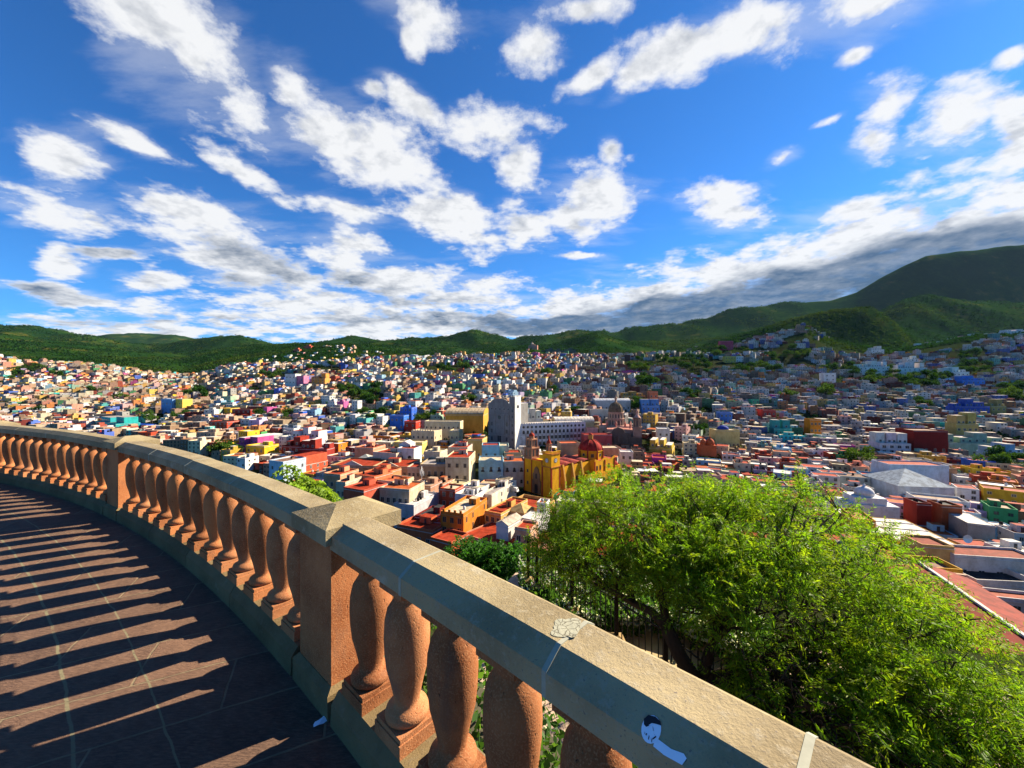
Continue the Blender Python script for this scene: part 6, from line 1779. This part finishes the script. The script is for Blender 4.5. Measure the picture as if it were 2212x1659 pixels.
# single houses
def near_word(h_): return ''
def single_house(q):
    root = empty('house', (q['x'], q['y'], q['z']), R(q['th']))
    wc, rc = tone(PAL[q['wall']], rh), tone(ROOFC[q['roof']], rh, .2)
    w, d, h_, fl = q['w'], q['d'], q['h'], q['fl']
    fr = tuple(min(.85, v * .35 + .42) for v in wc) if rh.random() < .6 else tuple(v * .6 for v in wc)
    par = rh.choice([.3, .6, .9])
    feats = []
    m_, r_ = shell(w, d, -7, h_, wc, rc, par)
    if rh.random() < .4: m_.box(-w / 2 - .15, w / 2 + .15, -.15, -.003, h_ - par - .3, h_ - par - .1, fr)
    m_.build('wall', root); 
    gab = rh.random() < .06
    r_.build('roof', root)
    nc = max(1, int(w / rh.uniform(2.6, 3.8)))
    fh = (h_ - par - .2) / fl
    ww, wh = rh.uniform(.9, 1.5), rh.uniform(1.1, 1.8)
    kd = 'arch' if rh.random() < .12 else 'plain'
    for f_ in range(fl):
        for k in range(nc):
            if rh.random() < .1: continue
            put_window(root, -w / 2 + w * (k + .5) / nc, -.003, f_ * fh + .9, ww, min(wh, fh * .55), fr, kd)
        for k in range(2):
            if rh.random() < .5: put_window(root, w / 2 + .003, d * (.3 + .4 * k), f_ * fh + .9, 1.0, 1.2, fr, 'plain', R(90))
            if q['px'] > 1250 and rh.random() < .4: put_window(root, -w / 2 - .003, d * (.3 + .4 * k), f_ * fh + .9, 1.0, 1.2, fr, 'plain', R(-90))
    if rh.random() < .55:
        b = rh.random() < .6
        tank_mb(rh.uniform(-w * .3, w * .3), rh.uniform(d * .3, d * .8), h_ - par, b).build('water_tank', root); feats.append('black water tank' if b else 'pale water tank')
    if rh.random() < .45:
        m_ = MB(); rx = rh.uniform(-w * .2, w * .2)
        m_.box(rx - w * .2, rx + w * .2, d * .5, d * .85, h_ - par, h_ - par + 2.6, wc, top=rc, topmat='roof'); m_.box(rx - .5, rx + .5, d * .5 - .05, d * .5 - .01, h_ - par, h_ - par + 2.0, mat='glass')
        m_.build('rooftop_room', root); feats.append('rooftop room')
    if rh.random() < .2 and fl > 1:
        m_ = MB(); m_.box(-w * .3, w * .3, -1.0, -.01, fh - .1, fh + .1, fr); m_.box(-w * .3, w * .3, -1.0, -.95, fh + .1, fh + .9, mat='iron'); m_.build('balcony', root); feats.append('balcony')
    q['root'] = root; q['feats'] = feats
for q in ONE: single_house(q)
FLW = {1: 'single storey', 2: 'two storey', 3: 'three storey', 4: 'four storey'}
def relation(q, a):
    dx, dy = q['px'] - a[0], (q['pyt'] + q['pyb']) / 2 - a[1]
    if abs(dy) > abs(dx) * .8: return ('downhill from ' if dy > 0 else 'uphill from ')
    return 'left of ' if dx < 0 else 'right of '
used = set()
for q in ONE:
    order = sorted(ANCH, key=lambda a: (q['px'] - a[0]) ** 2 + 2.2 * ((q['pyt'] + q['pyb']) / 2 - a[1]) ** 2)
    lab = None
    for a in order[:8]:
        for ft in ([''] + [' with ' + f for f in q['feats']]):
            for st in ('', FLW[q['fl']] + ' '):
                t = f"{st}{q['wall']} house with a {q['roof']} roof{' and ' + ft[6:] if ft else ''}, {relation(q, a)}{a[2]}"
                n = len(t.split())
                if t not in used and n <= 16:
                    lab = t; break
            if lab: break
        if lab: break
    lab = lab or t
    used.add(lab)
    tag(q['root'], lab, 'house', 'houses of the old town')

# the rest of the slope: thousands of houses that read as one mass
def house_mass():
    V, C, = [], []
    GV, GC = [], []
    for q in MASS:
        c, s = math.cos(R(q['th'])), math.sin(R(q['th']))
        w, d, h_, fl = q['w'], q['d'], q['h'], q['fl']
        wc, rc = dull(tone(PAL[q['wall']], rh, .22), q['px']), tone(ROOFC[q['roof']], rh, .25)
        P = lambda x, y, z: (q['x'] + c * x - s * y, q['y'] + s * x + c * y, q['z'] + z)
        def box(x0, x1, y0, y1, z0, z1, col, top):
            V.append((P(x0, y0, z0), P(x1, y0, z0), P(x1, y0, z1), P(x0, y0, z1))); C.append(col)
            V.append((P(x1, y0, z0), P(x1, y1, z0), P(x1, y1, z1), P(x1, y0, z1))); C.append(col)
            V.append((P(x0, y1, z0), P(x0, y0, z0), P(x0, y0, z1), P(x0, y1, z1))); C.append(col)
            V.append((P(x1, y1, z0), P(x0, y1, z0), P(x0, y1, z1), P(x1, y1, z1))); C.append(col)
            V.append((P(x0, y0, z1), P(x1, y0, z1), P(x1, y1, z1), P(x0, y1, z1))); C.append(top)
        x = w / 2
        t = .25
        box(-x, x, 0, d, -8, h_, wc, rc)
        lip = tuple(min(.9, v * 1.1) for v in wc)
        if rh.random() < .6:      # parapet
            ph_ = rh.uniform(.4, 1.0)
            for (a, b, e, f_) in ((-x, x, 0, t), (-x, x, d - t, d), (-x, -x + t, t, d - t), (x - t, x, t, d - t)):
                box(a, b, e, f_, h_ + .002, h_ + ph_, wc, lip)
        if rh.random() < .5:      # upper room set back
            rw2 = w * rh.uniform(.3, .6); rx = rh.uniform(-x + rw2 / 2, x - rw2 / 2)
            c2 = wc if rh.random() < .6 else tone(PAL[pick_wall(q['px'])], rh, .2)
            box(rx - rw2 / 2, rx + rw2 / 2, d * .4, d * .95, h_, h_ + 2.6, c2, tone(ROOFC[pick_roof(q['y'], q['px'])], rh, .2))
            GV.append((P(rx - .5, d * .4 - .06, h_ + .1), P(rx + .5, d * .4 - .06, h_ + .1), P(rx + .5, d * .4 - .06, h_ + 2.0), P(rx - .5, d * .4 - .06, h_ + 2.0)))
        if rh.random() < .4:
            tx, ty = rh.uniform(-x * .6, x * .6), rh.uniform(d * .2, d * .8)
            tc = (.02, .02, .02) if rh.random() < .5 else (.7, .7, .7)
            box(tx - .5, tx + .5, ty - .5, ty + .5, h_, h_ + 1.5, tc, tc)
        nc = max(1, int(w / rh.uniform(2.6, 4.2))); fh = h_ / fl
        ww, wh = rh.uniform(.9, 1.5), rh.uniform(1.0, 1.7)
        for k in range(fl):
            for j in range(nc):
                if rh.random() < .18: continue
                xx = -x + w * (j + .5) / nc; zz = k * fh + 1.0
                GV.append((P(xx - ww / 2, -.06, zz), P(xx + ww / 2, -.06, zz), P(xx + ww / 2, -.06, zz + wh), P(xx - ww / 2, -.06, zz + wh)))
            for j in range(2):
                if rh.random() < .45:
                    sd = x + .06 if rh.random() < .6 else -x - .06
                    yy = d * (.3 + .4 * j); zz = k * fh + 1.0
                    qd = (P(sd, yy - .55, zz), P(sd, yy + .55, zz), P(sd, yy + .55, zz + 1.2), P(sd, yy - .55, zz + 1.2))
                    GV.append(qd if sd > 0 else qd[::-1])
    V, C = np.array(V), np.array(C)
    root = tag(empty('hillside_houses', (0, 600, 0)), 'thousands of small coloured houses climbing the far slopes of the valley', 'houses', kind='stuff')
    o = quads_object('walls_and_roofs', V, C, 'plaster', root); o['kind'] = 'stuff'; o.matrix_parent_inverse = Matrix.Translation((0, -600, 0))
    o = quads_object('window_panes', np.array(GV), np.zeros((len(GV), 3)), 'glass', root); o['kind'] = 'stuff'; o.matrix_parent_inverse = Matrix.Translation((0, -600, 0))
    # a step of small gardens, yards and stairs between them is the ground itself
house_mass()
print('HOUSES', len(HOUSES), 'single', len(ONE))

# shrubs and small trees in the yards: ground cover between the houses
def yards():
    n = 34000
    r = np.random.default_rng(8)
    px = r.uniform(-40, 2250, n); Y = np.exp(r.uniform(math.log(290), math.log(1200), n)); X = (px - CX) / F * Y
    keep = r.random(n) < np.clip((fbm2(X / 70 + 2, Y / 70, 4, 17) - .34) * 3.2, .10, 1)
    X, Y = X[keep], Y[keep]; n = len(X); Z = H(X, Y)
    s = r.uniform(1.0, 2.6, n); k = 7
    c0 = np.stack([X, Y, Z + s * .5], -1)[:, None, :] + r.normal(0, .5, (n, k, 3)) * s[:, None, None] * np.array([1, 1, .6])
    a = r.normal(0, 1, (n, k, 3)); a /= np.linalg.norm(a, axis=-1, keepdims=True)
    b = np.cross(a, r.normal(0, 1, (n, k, 3))); b /= np.linalg.norm(b, axis=-1, keepdims=True)
    q = (s[:, None] * r.uniform(.3, .6, (n, k)))[..., None]
    Q4 = np.stack([c0 - a * q, c0 - b * q * .8, c0 + a * q, c0 + b * q * .8], 2).reshape(-1, 4, 3)
    C = np.repeat(np.array([[.032, .075, .014]]) * r.uniform(.6, 1.5, (n, 1)), k, 0)
    tag(quads_object('yard_shrubbery', Q4, C, 'crown'), 'dark green shrubbery filling gaps between the hillside houses', 'shrubbery', kind='stuff')
yards()

# far scattered houses on the wooded hills
def far_houses():
    V, C = [], []
    spots = [(640, 765, 90, 8, 26, 1250), (720, 752, 60, 6, 16, 1500), (860, 772, 90, 6, 22, 1080), (770, 765, 60, 6, 14, 1300), (480, 785, 60, 8, 40, 1050), (1110, 765, 60, 4, 20, 1200), (1700, 722, 60, 14, 40, 1010), (1460, 745, 60, 8, 18, 1300), (20, 765, 40, 4, 6, 1050), (2150, 740, 60, 14, 20, 1040), (2060, 760, 60, 10, 14, 1020)]
    for gx, gy, rx, ry, n, Y in spots:
        for _ in range(n):
            px = rh.gauss(gx, rx * .5); Yh = Y * rh.uniform(.92, 1.1)
            X = (px - CX) / F * Yh; z = h1(X, Yh)
            w, d, h_ = rh.uniform(7, 16), 8, rh.uniform(4, 8)
            wc = tone(PAL[rh.choice(['white', 'white', 'cream', 'tan', 'salmon', 'pale grey', 'pink'])], rh); rc = tone(ROOFC[rh.choice(['orange', 'grey', 'white', 'tan'])], rh)
            c, s = math.cos(-.3), math.sin(-.3)
            P = lambda x, y, zz: (X + c * x - s * y, Yh + s * x + c * y, z + zz)
            x = w / 2
            for a, b in (((-x, 0), (x, 0)), ((x, 0), (x, d)), ((-x, d), (-x, 0))):
                V.append((P(*a, -5), P(*b, -5), P(*b, h_), P(*a, h_))); C.append(wc)
            V.append((P(-x, 0, h_), P(x, 0, h_), P(x, d, h_), P(-x, d, h_))); C.append(rc)
    o = quads_object('ridge_houses', np.array(V), np.array(C), 'plaster')
    tag(o, 'tiny scattered villas on the wooded ridges beyond the town', 'houses', kind='stuff')
far_houses()

# ------------------------------------------------------------------ trees between the houses
def tree_data(seed, n=900):
    r = np.random.default_rng(seed)
    k = 9
    cl = r.normal(0, .42, (k, 3)) * np.array([1, 1, .55]) + np.array([0, 0, .15])
    rs = r.uniform(.38, .62, k)
    ki = r.integers(0, k, n)
    d = r.normal(0, 1, (n, 3)); d /= np.linalg.norm(d, axis=1, keepdims=True)
    P0 = cl[ki] + d * rs[ki][:, None] * (r.random(n) ** .4)[:, None] * np.array([1, 1, .8])
    P0[:, 2] += 1.35
    a = r.normal(0, 1, (n, 3)); a /= np.linalg.norm(a, axis=1, keepdims=True)
    b = np.cross(a, r.normal(0, 1, (n, 3))); b /= np.linalg.norm(b, axis=1, keepdims=True)
    s = r.uniform(.07, .15, n)[:, None]
    Q4 = np.stack([P0 - a * s, P0 - b * s * .7, P0 + a * s, P0 + b * s * .7], 1)
    base = np.array([[.035, .085, .016], [.05, .105, .02], [.028, .07, .02], [.075, .13, .022]])[seed % 4]
    C = base * r.uniform(.6, 1.4, (n, 1))
    o = quads_object('crown', Q4, C, 'crown')
    me_ = o.data
    bpy.data.objects.remove(o)
    m_ = MB(); m_.tube([(0, 0, -.5), (.03, 0, .4), (0, .03, 1.0)], [.09, .075, .05], 6, mat='bark')
    for k in range(5):
        aa = rh.uniform(0, 6.28); m_.tube([(0, .02, .8), (.35 * math.cos(aa), .35 * math.sin(aa), 1.35)], [.04, .015], 5, mat='bark')
    return me_, m_.data('trunk')
TD = [tree_data(i) for i in range(6)]
TLAB = {}
TN = 0
TLIST = []
GSUM = sum(g[2] * g[3] for g in GREEN)
for gx, gy, rx, ry in GREEN:
    n = max(2, round(300 * rx * ry / GSUM))
    for _ in range(n):
        a, rr_ = rh.uniform(0, 6.283), math.sqrt(rh.random())
        TLIST.append((gx + rx * rr_ * math.cos(a), gy + ry * rr_ * math.sin(a)))
# depth from the ground seen at that pixel: walk out along the ray until it meets the ground
def ground_hit(px, py):
    Ys = np.exp(np.linspace(math.log(120), math.log(1300), 400))
    X = (px - CX) / F * Ys
    zr_ = EYE - (py - CY) / F * Ys
    g = H(X, Ys)
    k = np.argmax(g > zr_)
    return (X[k], Ys[k], g[k]) if g[k] > zr_[k] else None
kind_word = ['dark round', 'spreading', 'dense', 'light green']
for px, py in TLIST:
    hit = ground_hit(px, py + 6)
    if hit is None: continue
    X, Yt, z = hit
    if any((X - f[0]) ** 2 + (Yt - f[1]) ** 2 < (f[2] * .8) ** 2 for f in FOOT): continue
    k = rh.randrange(6)
    s = rh.uniform(4.0, 7.0) * (1.0 if Yt < 500 else 1.25)
    root = empty('tree', (X, Yt, z), rh.uniform(0, 6.28)); root.scale = (s, s, s * rh.uniform(.8, 1.15))
    for nm, dt in zip(('crown', 'trunk'), TD[k]):
        o = bpy.data.objects.new(nm, dt); COL.objects.link(o); o.parent = root
    near = min(ANCH, key=lambda a: (px - a[0]) ** 2 + 2.2 * (py - a[1]) ** 2)
    q = dict(px=px, pyt=py, pyb=py)
    lab = f"{kind_word[k % 4]} tree {'with a wide crown ' if s > 6.2 else ''}{relation(q, near)}{near[2]}"
    tag(root, lab, 'tree', f'{kind_word[k % 4]} trees {relation(q, near)}{near[2]}')
    TN += 1
print('TREES', TN, 'OBJECTS', len(bpy.data.objects))
# ------------------------------------------------------------------ thin morning haze
def haze():
    m, N = new_mat('haze')
    v = N.n('ShaderNodeVolumePrincipled', {'Color': (0.36, 0.62, 1.0, 1), 'Density': 0.0000055, 'Anisotropy': 0.2})
    N.n('ShaderNodeOutputMaterial', {'Volume': v.outputs[0]})
    MATS['haze'] = m
    m_ = MB()
    m_.box(-19100, 19100, -60, 9600, float(GZ.min()) - 1, max(float(GZ[:, 60:300].max()), 100) + 30, mat='haze', bottom=True)
    tag(m_.build('haze'), kind='stuff')
haze()
